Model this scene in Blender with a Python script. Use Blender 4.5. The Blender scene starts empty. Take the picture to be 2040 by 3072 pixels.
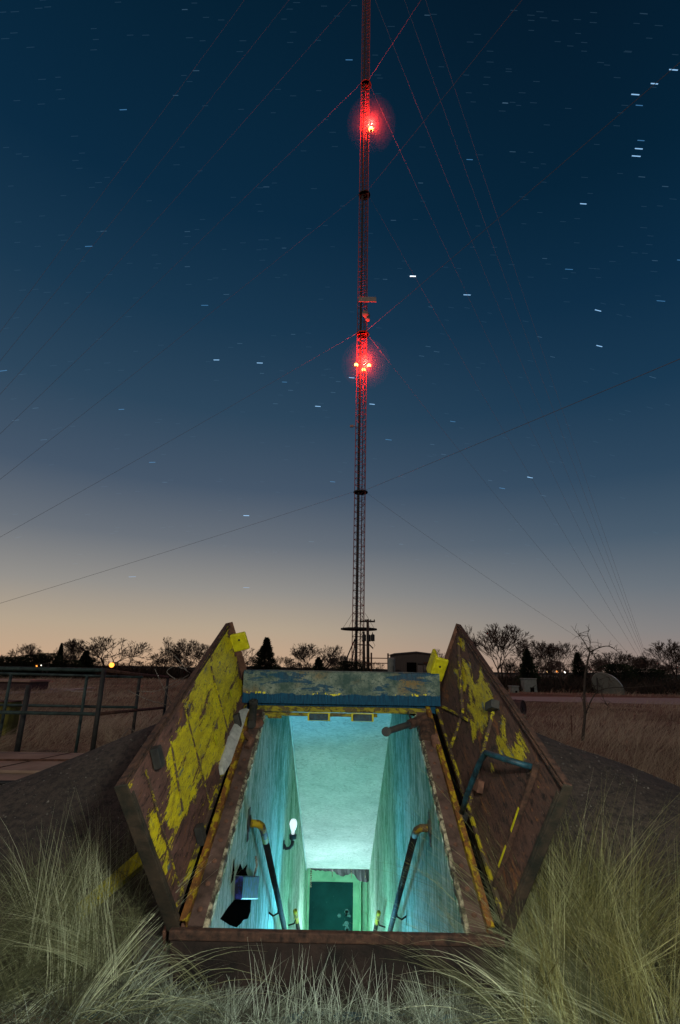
import bpy, math, random
import numpy as np
from mathutils import Vector, Matrix

random.seed(7)
rng = np.random.default_rng(7)
COL = bpy.context.scene.collection
SC = bpy.context.scene
cos, sin, rad = math.cos, math.sin, math.radians

# ------------------------------------------------------------------ camera
F = 1550.0                      # focal length in pixels of the 2040x3072 photograph
TH = math.atan(473 / F); RHO = rad(1.0); YAW = rad(0.37); EYE = Vector((0, 0, 1.45))
cam = bpy.data.objects.new("camera", bpy.data.cameras.new("camera"))
COL.objects.link(cam)
cam.data.sensor_fit = 'VERTICAL'; cam.data.sensor_height = 36.0
cam.data.lens = 36.0 * F / 3072
cam.data.clip_end = 6000; cam.data.clip_start = 0.02
CM = Matrix.Rotation(YAW, 3, 'Z') @ Matrix.Rotation(rad(90) + TH, 3, 'X') @ Matrix.Rotation(RHO, 3, 'Z')
cam.matrix_world = Matrix.Translation(EYE) @ CM.to_4x4()
SC.camera = cam
CR, CU, CF = CM.col[0].copy(), CM.col[1].copy(), -CM.col[2].copy()


def ray(u, v):
    return CF + CR * ((u - 1020) / F) - CU * ((v - 1536) / F)


def at(u, v, y):                 # the point of the world at distance y seen at pixel (u, v)
    r = ray(u, v)
    return EYE + r * (y / r.y)


def on(u, v, z=0.0):             # the same on the level z
    r = ray(u, v)
    return EYE + r * ((z - EYE.z) / r.z)


# ------------------------------------------------------------------ colour helper
def S(r, g, b):                  # display 0-255 -> linear
    f = lambda c: (c / 255 / 12.92) if c / 255 <= 0.04045 else ((c / 255 + 0.055) / 1.055) ** 2.4
    return (f(r), f(g), f(b), 1)


def L(r, g, b):
    return (r, g, b, 1)


# ------------------------------------------------------------------ materials
class NT:
    def __init__(s, name):
        s.m = bpy.data.materials.new(name); s.m.use_nodes = True
        s.n = s.m.node_tree.nodes; s.l = s.m.node_tree.links
        s.b = s.n["Principled BSDF"]; s.tc = s.n.new("ShaderNodeTexCoord")

    def noise(s, scale=5, detail=5, rough=.6, stretch=None, dist=0.0, rot=None):
        t = s.n.new("ShaderNodeTexNoise"); t.inputs["Scale"].default_value = scale
        t.inputs["Detail"].default_value = detail; t.inputs["Roughness"].default_value = rough
        t.inputs["Distortion"].default_value = dist
        if stretch or rot:
            mp = s.n.new("ShaderNodeMapping"); mp.inputs["Scale"].default_value = stretch or (1, 1, 1)
            if rot: mp.inputs["Rotation"].default_value = rot
            s.l.new(s.tc.outputs["Object"], mp.inputs[0]); s.l.new(mp.outputs[0], t.inputs[0])
        else:
            s.l.new(s.tc.outputs["Object"], t.inputs[0])
        return t.outputs["Fac"]

    def ramp(s, src, stops, const=False):
        r = s.n.new("ShaderNodeValToRGB"); e = r.color_ramp.elements
        if const: r.color_ramp.interpolation = 'CONSTANT'
        while len(e) < len(stops): e.new(.5)
        for k, (p, c) in enumerate(stops):
            e[k].position = p; e[k].color = c if len(c) == 4 else (*c, 1)
        s.l.new(src, r.inputs[0]); return r.outputs[0]

    def mix(s, fac, a, b, mode='MIX'):
        m = s.n.new("ShaderNodeMix"); m.data_type = 'RGBA'; m.blend_type = mode
        for i, v in ((0, fac), (6, a), (7, b)):
            if hasattr(v, "links"): s.l.new(v, m.inputs[i])
            else: m.inputs[i].default_value = v
        return m.outputs[2]

    def math(s, op, a, b=0.0, clamp=False):
        m = s.n.new("ShaderNodeMath"); m.operation = op; m.use_clamp = clamp
        for i, v in ((0, a), (1, b)):
            if hasattr(v, "links"): s.l.new(v, m.inputs[i])
            else: m.inputs[i].default_value = v
        return m.outputs[0]

    def attr(s, name):
        a = s.n.new("ShaderNodeAttribute"); a.attribute_name = name; return a.outputs["Fac"]

    def pos(s, axis):
        x = s.n.new("ShaderNodeSeparateXYZ"); g = s.n.new("ShaderNodeNewGeometry")
        s.l.new(g.outputs["Position"], x.inputs[0]); return x.outputs[axis]

    def bump(s, h, dist=.01, strength=.6):
        b = s.n.new("ShaderNodeBump"); b.inputs["Distance"].default_value = dist
        b.inputs["Strength"].default_value = strength
        s.l.new(h, b.inputs["Height"]); s.l.new(b.outputs[0], s.b.inputs["Normal"])

    def out(s, col=None, rough=.7, metal=0.0, spec=.35):
        if hasattr(col, "links"): s.l.new(col, s.b.inputs["Base Color"])
        else: s.b.inputs["Base Color"].default_value = col
        if hasattr(rough, "links"): s.l.new(rough, s.b.inputs["Roughness"])
        else: s.b.inputs["Roughness"].default_value = rough
        s.b.inputs["Metallic"].default_value = metal
        s.b.inputs["Specular IOR Level"].default_value = spec
        return s.m


def simple(name, c1, c2, scale=8, rough=.7, bump=.004, metal=0.0, stretch=None, spec=.3, lo=.35, hi=.65):
    t = NT(name); n = t.noise(scale, 6, .65, stretch)
    c = t.ramp(n, [(lo, c1), (hi, c2)])
    if bump: t.bump(t.noise(scale * 6, 4, .7), bump)
    return t.out(c, rough, metal, spec)


def emissive(name, col, strength):
    t = NT(name); t.b.inputs["Emission Color"].default_value = col
    t.b.inputs["Emission Strength"].default_value = strength
    return t.out(col, .4)


M = {}
M['steel_dark'] = simple('dark_steel', L(.014, .016, .018), L(.045, .042, .038), 11, .6, .003)
M['steel_tower'] = simple('tower_red_paint', L(.20, .05, .04), L(.34, .08, .06), 3, .5, 0)
M['cable'] = NT('guy_cable_steel').out(L(.16, .15, .15), .5, .0, .3)
M['rust'] = simple('rusty_steel', L(.055, .026, .018), L(.16, .075, .05), 14, .85, .004)
M['rust_edge'] = simple('rusty_edge_steel', L(.014, .009, .008), L(.085, .042, .028), 30, .8, .006)
M['blue_pipe'] = simple('blue_pipe_paint', L(.006, .012, .016), L(.012, .06, .09), 22, .5, .003)
M['yellow'] = simple('yellow_paint', L(.36, .32, .004), L(.56, .52, .01), 22, .55, .003)
M['teal_rail'] = simple('teal_rail_paint', L(.02, .032, .03), L(.06, .095, .088), 12, .6, .003)
M['white_glass'] = emissive('white_glass', L(.85, .95, 1), .75)  # emission put in for the light the unlit bulb reflects
M['rail_steel'] = simple('worn_rail_steel', L(.006, .007, .008), L(.018, .018, .016), 12, .85, .002, spec=.08)
M['black'] = NT('black_bakelite').out(L(.012, .012, .013), .45)
M['slab'] = simple('pale_rough_board', L(.30, .31, .30), L(.5, .5, .47), 18, .95, .012)
M['cream'] = simple('chipped_cream_edge', L(.05, .04, .028), L(.40, .36, .25), 22, .9, .006, lo=.44, hi=.62)
M['wood_pole'] = simple('weathered_pole_wood', L(.03, .025, .02), L(.07, .055, .045), 6, .9, .003, stretch=(1, 1, .1))
M['bark'] = simple('dead_bark', L(.035, .027, .022), L(.09, .07, .055), 12, .95, 0)
M['twig'] = simple('grey_dead_twigs', L(.12, .10, .085), L(.26, .23, .20), 12, .9, 0)
M['needles'] = simple('juniper_needles', L(.012, .02, .010), L(.03, .045, .02), 2, .9, 0)
M['scrub'] = simple('winter_scrub', L(.02, .016, .012), L(.05, .036, .024), .6, .95, 0)
M['cab'] = simple('cabinet_paint', L(.16, .18, .16), L(.26, .28, .25), 5, .6, 0)
M['dish'] = simple('dish_shell', L(.60, .74, .78), L(.78, .88, .90), 3, .6, 0)
M['road'] = simple('pale_road', L(.30, .25, .22), L(.42, .35, .31), 4, .9, .004)
M['shedwall'] = simple('shed_siding', L(.07, .055, .048), L(.11, .09, .075), 3, .8, .003, stretch=(12, 12, .3))
M['shedroof'] = simple('shed_roof', L(.10, .09, .1), L(.15, .14, .15), 3, .6, 0)
M['shedpanel'] = simple('shed_panel', L(.12, .10, .09), L(.18, .155, .14), 3, .8, 0)
M['near_black'] = NT('near_black_matte').out(L(.003, .003, .003), 1.0, spec=0)  # shared by joints, openings, wall patches and the painted hinge gap shade
M['olive'] = simple('olive_paint', L(.09, .085, .012), L(.2, .18, .03), 9, .7, .003, stretch=(1, 1, .2))
M['plank'] = simple('bleached_plank', L(.4, .35, .31), L(.6, .55, .5), 6, .9, .002)
M['barrel'] = simple('barrel_rust', L(.05, .03, .03), L(.12, .07, .06), 7, .8, .003)

t = NT('gunite')                 # rough sprayed mound
n1 = t.noise(1.3, 6, .65)
c = t.ramp(n1, [(.3, L(.045, .035, .031)), (.7, L(.11, .085, .072))])
c = t.mix(t.ramp(t.noise(22, 5, .8), [(.45, L(0, 0, 0)), (.62, L(1, 1, 1))]), c, L(.03, .027, .026))
c = t.mix(t.ramp(t.noise(38, 3, .75), [(.65, L(0, 0, 0)), (.70, L(1, 1, 1))]), c, L(.18, .175, .16))
t.bump(t.noise(26, 6, .8), .025, 1.0); M['gunite'] = t.out(c, .95)

t = NT('pad_concrete')
c = t.ramp(t.noise(2.2, 6, .6), [(.3, L(.27, .18, .13)), (.7, L(.46, .32, .24))])
t.bump(t.noise(40, 4, .7), .006); M['pad'] = t.out(c, .9)

t = NT('field_soil')
c = t.ramp(t.noise(.35, 7, .65), [(.3, L(.10, .06, .04)), (.55, L(.24, .15, .10)), (.75, L(.34, .23, .16))])
t.bump(t.noise(9, 6, .8), .06, 1.0); M['soil'] = t.out(c, 1.0, spec=.1)

# stairwell plaster: pale, with green mould running down in streaks
def plaster(name, light, mould, amount, fine=1.0):
    t = NT(name)
    st = t.noise(1.0, 6, .74, (24, 24, 5.5), .9, rot=(rad(9), 0, 0))
    big = t.noise(1.0, 5, .7, (1.5, 1.5, .7), .8)
    fine_n = t.noise(1.0, 5, .8, (60, 60, 16), .5, rot=(rad(-8), 0, 0))
    k = t.math('ADD', t.math('MULTIPLY', st, .6), t.math('MULTIPLY', big, .4))
    c = t.ramp(k, [(.5 - amount, mould), (.5 + amount * .7, light)])
    c = t.mix(t.ramp(fine_n, [(.42, L(1, 1, 1)), (.62, L(0, 0, 0))]), c, t.mix(.55, c, mould))
    sp = t.noise(26, 2, .5)
    c = t.mix(t.ramp(sp, [(.72, L(0, 0, 0)), (.76, L(1, 1, 1))]), c, L(.05, .07, .05))
    t.bump(t.noise(28, 5, .7, (1, 1, .4)), .008, .8)
    return t.out(c, .8)
M['wall'] = plaster('mouldy_plaster', L(.58, .68, .60), L(.02, .15, .07), .070)
t = NT('ceiling_plaster')
c = t.ramp(t.noise(2.2, 8, .74, (.8, 1, 1), .4), [(.30, L(.42, .49, .49)), (.62, L(.68, .71, .71))])
c = t.mix(t.ramp(t.noise(30, 5, .8, (.7, 2.2, 2.2)), [(.45, L(0, 0, 0)), (.72, L(1, 1, 1))]), c, L(.24, .33, .32))
ck = t.ramp(t.math('ABSOLUTE', t.math('SUBTRACT', t.noise(1.7, 4, .6, None, 1.2), .5)), [(.002, L(1, 1, 1)), (.006, L(0, 0, 0))])
c = t.mix(t.math('MULTIPLY', ck, .45), c, L(.10, .16, .15))
t.bump(t.noise(50, 4, .8), .006, .9); M['ceiling'] = t.out(c, .8)
M['green_wall'] = simple('green_wall_paint', L(.10, .28, .16), L(.2, .42, .27), 3, .6, .003)
t = NT('dark_teal_door')
c = t.ramp(t.noise(2.5, 5, .6), [(.3, L(.003, .022, .024)), (.7, L(.006, .045, .046))])
c = t.mix(t.ramp(t.noise(60, 2, .5), [(.74, L(0, 0, 0)), (.78, L(1, 1, 1))]), c, L(.25, .4, .38))
M['teal_door'] = t.out(c, .85, 0, .08)
M['peel'] = simple('peeling_pale_paint', L(.02, .06, .065), L(.10, .20, .21), 40, .8, .004)
M['step'] = simple('stair_concrete', L(.24, .27, .25), L(.36, .4, .37), 6, .9, .005)
M['conduit'] = simple('conduit_paint', L(.3, .45, .45), L(.45, .6, .6), 10, .5, 0)
t = NT('blue_box_paint')
c = t.ramp(t.noise(20, 4, .7, (1, 1, .6)), [(.46, L(.01, .012, .03)), (.54, L(.02, .035, .20)), (.75, L(.06, .08, .36))])
M['blue_box'] = t.out(c, .5)

# hatch doors: brown primer, yellow paint where the vertex attribute says it survived
def door_paint(name, base1, base2, density, yf=1.0):
    t = NT(name)
    at_ = t.n.new("ShaderNodeAttribute"); at_.attribute_name = 'leafco'
    def ln(scale, detail, rough, sx, sy, dist=0.0, off=0.0):        # noise in the leaf's own plane
        mp = t.n.new("ShaderNodeMapping"); mp.inputs["Scale"].default_value = (sx, sy, 1); mp.inputs["Location"].default_value = (off, off * .7, 0)
        nz = t.n.new("ShaderNodeTexNoise"); nz.inputs["Scale"].default_value = scale; nz.inputs["Detail"].default_value = detail
        nz.inputs["Roughness"].default_value = rough; nz.inputs["Distortion"].default_value = dist
        t.l.new(at_.outputs["Vector"], mp.inputs[0]); t.l.new(mp.outputs[0], nz.inputs[0]); return nz.outputs["Fac"]
    base = t.ramp(ln(5, 8, .72, 1, 1.6), [(.3, base1), (.7, base2)])
    base = t.mix(t.ramp(ln(16, 5, .75, .7, 2.4, .3, 3), [(.50, L(0, 0, 0)), (.62, L(1, 1, 1))]), base, L(base1[0] * .3, base1[1] * .3, base1[2] * .35))
    base = t.mix(t.ramp(ln(3.5, 7, .75, .8, 2.2, .8, 31), [(.56, L(0, 0, 0)), (.64, L(.8, .8, .8))]), base, L(.20, .075, .022))
    base = t.mix(t.ramp(ln(40, 3, .7, .8, 1.6, 0, 5), [(.64, L(0, 0, 0)), (.70, L(1, 1, 1))]), base, L(base2[0] * 1.7, base2[1] * 1.9, base2[2] * 2))
    a = t.attr('paint')
    k = t.math('ADD', t.math('MULTIPLY', t.math('SUBTRACT', ln(4.5, 9, .72, .8, 3.0, .6), .5), 3.6), t.math('MULTIPLY', a, .98))
    k = t.math('ADD', k, t.math('MULTIPLY', t.math('SUBTRACT', ln(24, 4, .75, .6, 3.0, .6, 2), .5), 1.7))
    m = t.ramp(k, [(.55 - density, L(0, 0, 0)), (.57 - density, L(1, 1, 1))])
    yel = t.ramp(ln(9, 7, .75, .8, 2.2, .3, 7), [(.30, L(.30 * yf, .22 * yf, .004)), (.62, L(.66 * yf, .56 * yf, .008))])
    yel = t.mix(t.ramp(ln(44, 3, .6, .8, 2.0, .3, 9), [(.63, L(0, 0, 0)), (.66, L(1, 1, 1))]), yel, L(.78, .70, .03))
    yel = t.mix(t.ramp(ln(50, 3, .7, .6, 2.4, .3, 1), [(.36, L(1, 1, 1)), (.42, L(0, 0, 0))]), yel, L(.05, .04, .02))
    yel = t.mix(t.ramp(ln(14, 6, .8, .6, 3.2, .8, 21), [(.58, L(0, 0, 0)), (.64, L(1, 1, 1))]), yel, L(.18, .14, .012))
    c = t.mix(m, base, yel)
    # a cool grey undercoat shows where both coats have gone
    u = t.ramp(ln(13, 5, .7, .8, 2.6, .5, 12), [(.60, L(0, 0, 0)), (.62, L(1, 1, 1))])
    c = t.mix(t.math('MULTIPLY', u, t.math('GREATER_THAN', a, .35)), c, L(.09, .11, .13))
    h = t.math('ADD', t.math('MULTIPLY', m, 1.0), t.math('MULTIPLY', ln(60, 4, .7, 1, 1.5), .6))
    t.bump(h, .006, 1.0)
    return t.out(c, t.ramp(m, [(0, L(.75, .75, .75)), (1, L(.45, .45, .45))]), 0, .45)
M['door_l'] = door_paint('left_hatch_primer', L(.060, .026, .020), L(.15, .072, .058), -.05)
M['door_r'] = door_paint('right_hatch_primer', L(.036, .017, .013), L(.10, .048, .036), -.15, .72)
M['door_out'] = simple('hatch_outer_steel', L(.010, .012, .009), L(.055, .038, .026), 7, .8, .006, stretch=(1, 1, 1.6))

def streaked(name, steel1, steel2, paint, amt, scale=14, stretch=(1, .35, 1)):
    t = NT(name)
    b = t.ramp(t.noise(16, 6, .7), [(.3, steel1), (.7, steel2)])
    m = t.ramp(t.noise(scale, 6, .75, stretch, .4), [(amt - .015, L(0, 0, 0)), (amt + .015, L(1, 1, 1))])
    c = t.mix(m, b, paint)
    t.bump(t.math('ADD', m, t.noise(50, 4, .7)), .004, .8)
    return t.out(c, .7)
M['rib_y'] = streaked('rib_paint', L(.03, .02, .014), L(.10, .06, .045), L(.34, .29, .008), .53, 18)
M['angle'] = streaked('hinge_angle_paint', L(.03, .014, .008), L(.26, .10, .018), L(.34, .24, .006), .53, 20)
M['flange'] = simple('frame_flange_steel', L(.032, .019, .015), L(.12, .072, .06), 7, .85, .008)
M['sill'] = simple('sill_rust', L(.006, .005, .0045), L(.030, .018, .015), 7, .9, .012)
M['header'] = streaked('header_paint', L(.05, .04, .015), L(.12, .09, .03), L(.22, .19, .008), .49, 20, (.6, 1, 1))
M['yellow_elbow'] = streaked('elbow_paint', L(.06, .035, .015), L(.12, .07, .03), L(.34, .24, .006), .45, 9, (1, 1, .5))
M['rusty_elbow'] = streaked('rusty_elbow_paint', L(.05, .03, .015), L(.12, .07, .03), L(.24, .16, .01), .53, 12, (1, 1, .5))

t = NT('lintel_concrete')
c = t.ramp(t.noise(7, 7, .72), [(.38, L(.035, .07, .062)), (.62, L(.20, .235, .19))])
c = t.mix(t.ramp(t.noise(3.4, 3, .6), [(.55, L(0, 0, 0)), (.72, L(1, 1, 1))]), c, L(.17, .12, .055))
c = t.mix(t.ramp(t.noise(48, 3, .8), [(.52, L(0, 0, 0)), (.62, L(1, 1, 1))]), c, L(.05, .085, .08))
z = t.pos(2)
edge = t.math('ADD', z, t.math('MULTIPLY', t.noise(8, 6, .75), .08))
blue = t.ramp(t.math('MULTIPLY', t.math('SUBTRACT', 1.300, edge), 90, True), [(.3, L(0, 0, 0)), (.6, L(1, 1, 1))])
bl = t.ramp(t.noise(30, 4, .7, (2.5, 1, .25)), [(.3, L(.001, .018, .045)), (.7, L(.006, .075, .145))])
patch = t.noise(5.2, 5, .7, (.55, 1, 2.6), .5)
pm = t.ramp(patch, [(.55, L(0, 0, 0)), (.565, L(1, 1, 1))])
c = t.mix(t.math('MAXIMUM', blue, t.math('MULTIPLY', pm, .85)), c, bl)
yb = t.math('LESS_THAN', t.math('ABSOLUTE', t.math('SUBTRACT', edge, 1.301)), .006)
yb = t.math('MULTIPLY', yb, t.math('GREATER_THAN', t.noise(9, 4, .7, (1, 1, .3)), .57))
c = t.mix(yb, c, L(.6, .55, .04))
t.bump(t.noise(60, 5, .8), .006, .9); M['lintel'] = t.out(c, .9)

t = NT('blue_kick_band')
M['kick'] = streaked('blue_kick_paint', L(.03, .028, .025), L(.07, .06, .05), L(.006, .07, .12), .5, 7, (.5, 1, 1))

def blade_mat(name, c1, c2, c3, trans=.35):
    t = NT(name)
    a = t.attr('tone')
    c = t.ramp(a, [(0, c1), (.5, c2), (1, c3)])
    t.out(c, .75, 0, .3)
    tr = t.n.new("ShaderNodeBsdfTranslucent"); t.l.new(c, tr.inputs[0])
    mx = t.n.new("ShaderNodeMixShader"); mx.inputs[0].default_value = trans
    t.l.new(t.b.outputs[0], mx.inputs[1]); t.l.new(tr.outputs[0], mx.inputs[2])
    t.l.new(mx.outputs[0], t.n["Material Output"].inputs["Surface"])
    return t.m
M['blade_l'] = blade_mat('tussock_blades_left', L(.035, .035, .02), L(.25, .27, .14), L(.74, .82, .58))
M['blade_r'] = blade_mat('tussock_blades_right', L(.035, .03, .014), L(.26, .25, .085), L(.72, .76, .44))
M['blade_c'] = blade_mat('short_grey_blades', L(.035, .032, .026), L(.22, .26, .19), L(.80, .95, .82))
M['blade_f'] = blade_mat('field_blades', L(.20, .14, .09), L(.48, .37, .25), L(.74, .60, .43))


# ------------------------------------------------------------------ mesh builder
class MB:
    def __init__(s): s.v = []; s.f = []

    def add(s, vs, fs):
        o = len(s.v); s.v += [tuple(p) for p in vs]; s.f += [tuple(i + o for i in f) for f in fs]; return s

    def box(s, a, b, M4=None):
        x0, y0, z0 = a; x1, y1, z1 = b
        vs = [(x0, y0, z0), (x1, y0, z0), (x1, y1, z0), (x0, y1, z0), (x0, y0, z1), (x1, y0, z1), (x1, y1, z1), (x0, y1, z1)]
        if M4: vs = [M4(*p) for p in vs]
        return s.add(vs, [(0, 3, 2, 1), (4, 5, 6, 7), (0, 1, 5, 4), (1, 2, 6, 5), (2, 3, 7, 6), (3, 0, 4, 7)])

    def prism(s, poly, w0, w1, axis='x'):        # poly in (y,z) extruded along x
        n = len(poly)
        vs = [(w0, p[0], p[1]) for p in poly] + [(w1, p[0], p[1]) for p in poly]
        fs = [tuple(range(n))[::-1], tuple(range(n, 2 * n))] + [(i, (i + 1) % n, (i + 1) % n + n, i + n) for i in range(n)]
        return s.add(vs, fs)

    def tube(s, pts, r, n=8, cap=True):
        pts = [Vector(p) for p in pts]
        rs = r if isinstance(r, (list, tuple)) else [r] * len(pts)
        ring = []; up = None
        for i, p in enumerate(pts):
            d = (pts[min(i + 1, len(pts) - 1)] - pts[max(i - 1, 0)]).normalized()
            if up is None:
                a = Vector((0, 0, 1)) if abs(d.z) < .9 else Vector((1, 0, 0))
                up = (a - d * a.dot(d)).normalized()
            else:
                up = (up - d * up.dot(d))
                up = up.normalized() if up.length > 1e-6 else Vector((1, 0, 0))
            sd = d.cross(up)
            ring.append([p + (up * cos(2 * math.pi * k / n) + sd * sin(2 * math.pi * k / n)) * rs[i] for k in range(n)])
        vs = [q for R_ in ring for q in R_]; fs = []
        for i in range(len(pts) - 1):
            for k in range(n):
                fs.append((i * n + k, i * n + (k + 1) % n, (i + 1) * n + (k + 1) % n, (i + 1) * n + k))
        if cap:
            fs.append(tuple(range(n))[::-1]); fs.append(tuple(range((len(pts) - 1) * n, len(pts) * n)))
        return s.add(vs, fs)

    def lathe(s, c, prof, n=16, axis=Vector((0, 0, 1))):
        axis = Vector(axis).normalized(); c = Vector(c)
        a = Vector((1, 0, 0)) if abs(axis.x) < .9 else Vector((0, 1, 0))
        e1 = (a - axis * a.dot(axis)).normalized(); e2 = axis.cross(e1)
        vs = [c + axis * h + (e1 * cos(2 * math.pi * k / n) + e2 * sin(2 * math.pi * k / n)) * r for r, h in prof for k in range(n)]
        fs = []
        for i in range(len(prof) - 1):
            for k in range(n):
                fs.append((i * n + k, i * n + (k + 1) % n, (i + 1) * n + (k + 1) % n, (i + 1) * n + k))
        if prof[0][0] > 1e-5: fs.append(tuple(range(n))[::-1])
        if prof[-1][0] > 1e-5: fs.append(tuple(range((len(prof) - 1) * n, len(prof) * n)))
        return s.add(vs, fs)

    def build(s, name, mat, parent=None, smooth=False, bevel=0.0):
        off = Vector((0, 0, 0))
        p = parent
        while p is not None: off += p.location; p = p.parent
        me = bpy.data.meshes.new(name)
        me.from_pydata([(a - off.x, b - off.y, c - off.z) for a, b, c in s.v], [], s.f)
        me.validate(); me.update()
        if mat: me.materials.append(mat)
        if smooth:
            for q in me.polygons: q.use_smooth = True
        o = bpy.data.objects.new(name, me); COL.objects.link(o)
        if parent: o.parent = parent
        if bevel:
            md = o.modifiers.new("bevel", 'BEVEL'); md.width = bevel; md.segments = 2; md.limit_method = 'ANGLE'
        return o


def tag(o, label=None, cat=None, group=None, kind=None):
    if label: o["label"] = label
    if cat: o["category"] = cat
    if group: o["group"] = group
    if kind: o["kind"] = kind
    return o


def thing(name, loc, label, cat, group=None):
    o = bpy.data.objects.new(name, None); COL.objects.link(o); o.location = loc
    o.empty_display_size = .2
    return tag(o, label, cat, group)


def copy_tree(o, parent=None):
    c = o.copy(); COL.objects.link(c); c.parent = parent
    for ch in o.children: copy_tree(ch, c)
    return c


def arc(c, r, a0, a1, n, ex, ey):
    return [Vector(c) + Vector(ex) * (r * cos(a0 + (a1 - a0) * i / n)) + Vector(ey) * (r * sin(a0 + (a1 - a0) * i / n)) for i in range(n + 1)]


# ------------------------------------------------------------------ blades (numpy)
def blades(name, mat, base, d0, d1, length, width, tone, nseg=5, parent=None, cast=True):
    """each blade starts along d0 and bends towards d1"""
    n = len(base); T = np.linspace(0, 1, nseg + 1)
    nrm = lambda a: a / np.maximum(np.linalg.norm(a, axis=-1, keepdims=True), 1e-9)
    P = [base.copy()]
    for k in range(nseg):
        tt = (k + .5) / nseg
        d = nrm(d0 * (1 - tt) + d1 * tt)
        P.append(P[-1] + d * (length / nseg)[:, None])
    P = np.stack(P, 1)                                   # n, nseg+1, 3
    side = nrm(np.cross(d0, np.array([0.3, -1, 0.2]) + rng.normal(0, .5, (n, 3))))
    w = (width[:, None] * (1 - .85 * T ** 1.5)[None, :])[..., None]
    V = np.stack([P - side[:, None, :] * w, P + side[:, None, :] * w], 2)   # n,seg+1,2,3
    off = np.zeros(3); p = parent
    while p is not None: off += np.array(p.location); p = p.parent
    V = V.reshape(-1, 3) - off
    k = np.arange(nseg)
    q = np.stack([2 * k, 2 * k + 1, 2 * k + 3, 2 * k + 2], 1)
    Fq = (q[None] + (np.arange(n) * 2 * (nseg + 1))[:, None, None]).reshape(-1)
    me = bpy.data.meshes.new(name)
    me.vertices.add(len(V)); me.vertices.foreach_set("co", V.astype(np.float32).ravel())
    me.loops.add(len(Fq)); me.loops.foreach_set("vertex_index", Fq.astype(np.int32))
    me.polygons.add(n * nseg)
    me.polygons.foreach_set("loop_start", (np.arange(n * nseg) * 4).astype(np.int32))
    me.update(calc_edges=True)
    at_ = me.attributes.new('tone', 'FLOAT', 'POINT')
    at_.data.foreach_set('value', np.repeat(tone, 2 * (nseg + 1)).astype(np.float32))
    me.materials.append(mat)
    o = bpy.data.objects.new(name, me); COL.objects.link(o)
    if parent: o.parent = parent
    return o


def dirs(az, el):
    return np.stack([np.cos(el) * np.cos(az), np.cos(el) * np.sin(az), np.sin(el)], 1)


# ================================================================== SKY
w = bpy.data.worlds.new("World"); SC.world = w; w.use_nodes = True
wn, wl = w.node_tree.nodes, w.node_tree.links
bg = wn["Background"]
tc = wn.new("ShaderNodeTexCoord"); sp = wn.new("ShaderNodeSeparateXYZ"); wl.new(tc.outputs["Generated"], sp.inputs[0])
asn = wn.new("ShaderNodeMath"); asn.operation = 'ARCSINE'; wl.new(sp.outputs[2], asn.inputs[0])
dv = wn.new("ShaderNodeMath"); dv.operation = 'DIVIDE'; wl.new(asn.outputs[0], dv.inputs[0]); dv.inputs[1].default_value = math.pi / 2
def wramp(stops):
    r = wn.new("ShaderNodeValToRGB"); e = r.color_ramp.elements; r.color_ramp.interpolation = 'EASE'
    r.color_ramp.interpolation = 'LINEAR'
    while len(e) < len(stops): e.new(.5)
    for k, (p, c) in enumerate(stops): e[k].position = p / 90; e[k].color = c
    wl.new(dv.outputs[0], r.inputs[0]); return r.outputs[0]
left = wramp([(0, S(200, 164, 133)), (1.5, S(191, 164, 138)), (4, S(176, 160, 140)), (8, S(143, 140, 136)), (13, S(102, 109, 118)), (19, S(66, 83, 102)),
              (27, S(40, 67, 89)), (36, S(20, 53, 77)), (46, S(4, 40, 64)), (62, S(0, 29, 48)), (90, S(0, 16, 28))])
right = wramp([(0, S(160, 136, 124)), (1.5, S(144, 130, 125)), (4, S(126, 125, 127)), (8, S(100, 110, 120)), (13, S(68, 88, 106)), (19, S(42, 69, 92)),
               (27, S(20, 54, 79)), (36, S(6, 42, 67)), (46, S(0, 32, 53)), (62, S(0, 21, 38)), (90, S(0, 13, 25))])
mr = wn.new("ShaderNodeMapRange"); mr.interpolation_type = 'SMOOTHSTEP'
at2 = wn.new("ShaderNodeMath"); at2.operation = 'ARCTAN2'; wl.new(sp.outputs[0], at2.inputs[0]); wl.new(sp.outputs[1], at2.inputs[1])
wl.new(at2.outputs[0], mr.inputs[0]); mr.inputs[1].default_value = rad(-14); mr.inputs[2].default_value = rad(38)
mxs = wn.new("ShaderNodeMix"); mxs.data_type = 'RGBA'; wl.new(mr.outputs[0], mxs.inputs[0]); wl.new(left, mxs.inputs[6]); wl.new(right, mxs.inputs[7])
wl.new(mxs.outputs[2], bg.inputs[0]); bg.inputs[1].default_value = 1.0
SUN_AZ = rad(-18)                                     # the sun has set behind the left treeline
sky = wn.new("ShaderNodeTexSky"); sky.sky_type = 'NISHITA'; sky.sun_disc = False
sky.sun_elevation = rad(-3); sky.sun_rotation = SUN_AZ
bg2 = wn.new("ShaderNodeBackground"); wl.new(sky.outputs[0], bg2.inputs[0]); bg2.inputs[1].default_value = .05
ads = wn.new("ShaderNodeAddShader"); wl.new(bg.outputs[0], ads.inputs[0]); wl.new(bg2.outputs[0], ads.inputs[1])
wl.new(ads.outputs[0], wn["World Output"].inputs[0])

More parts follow.
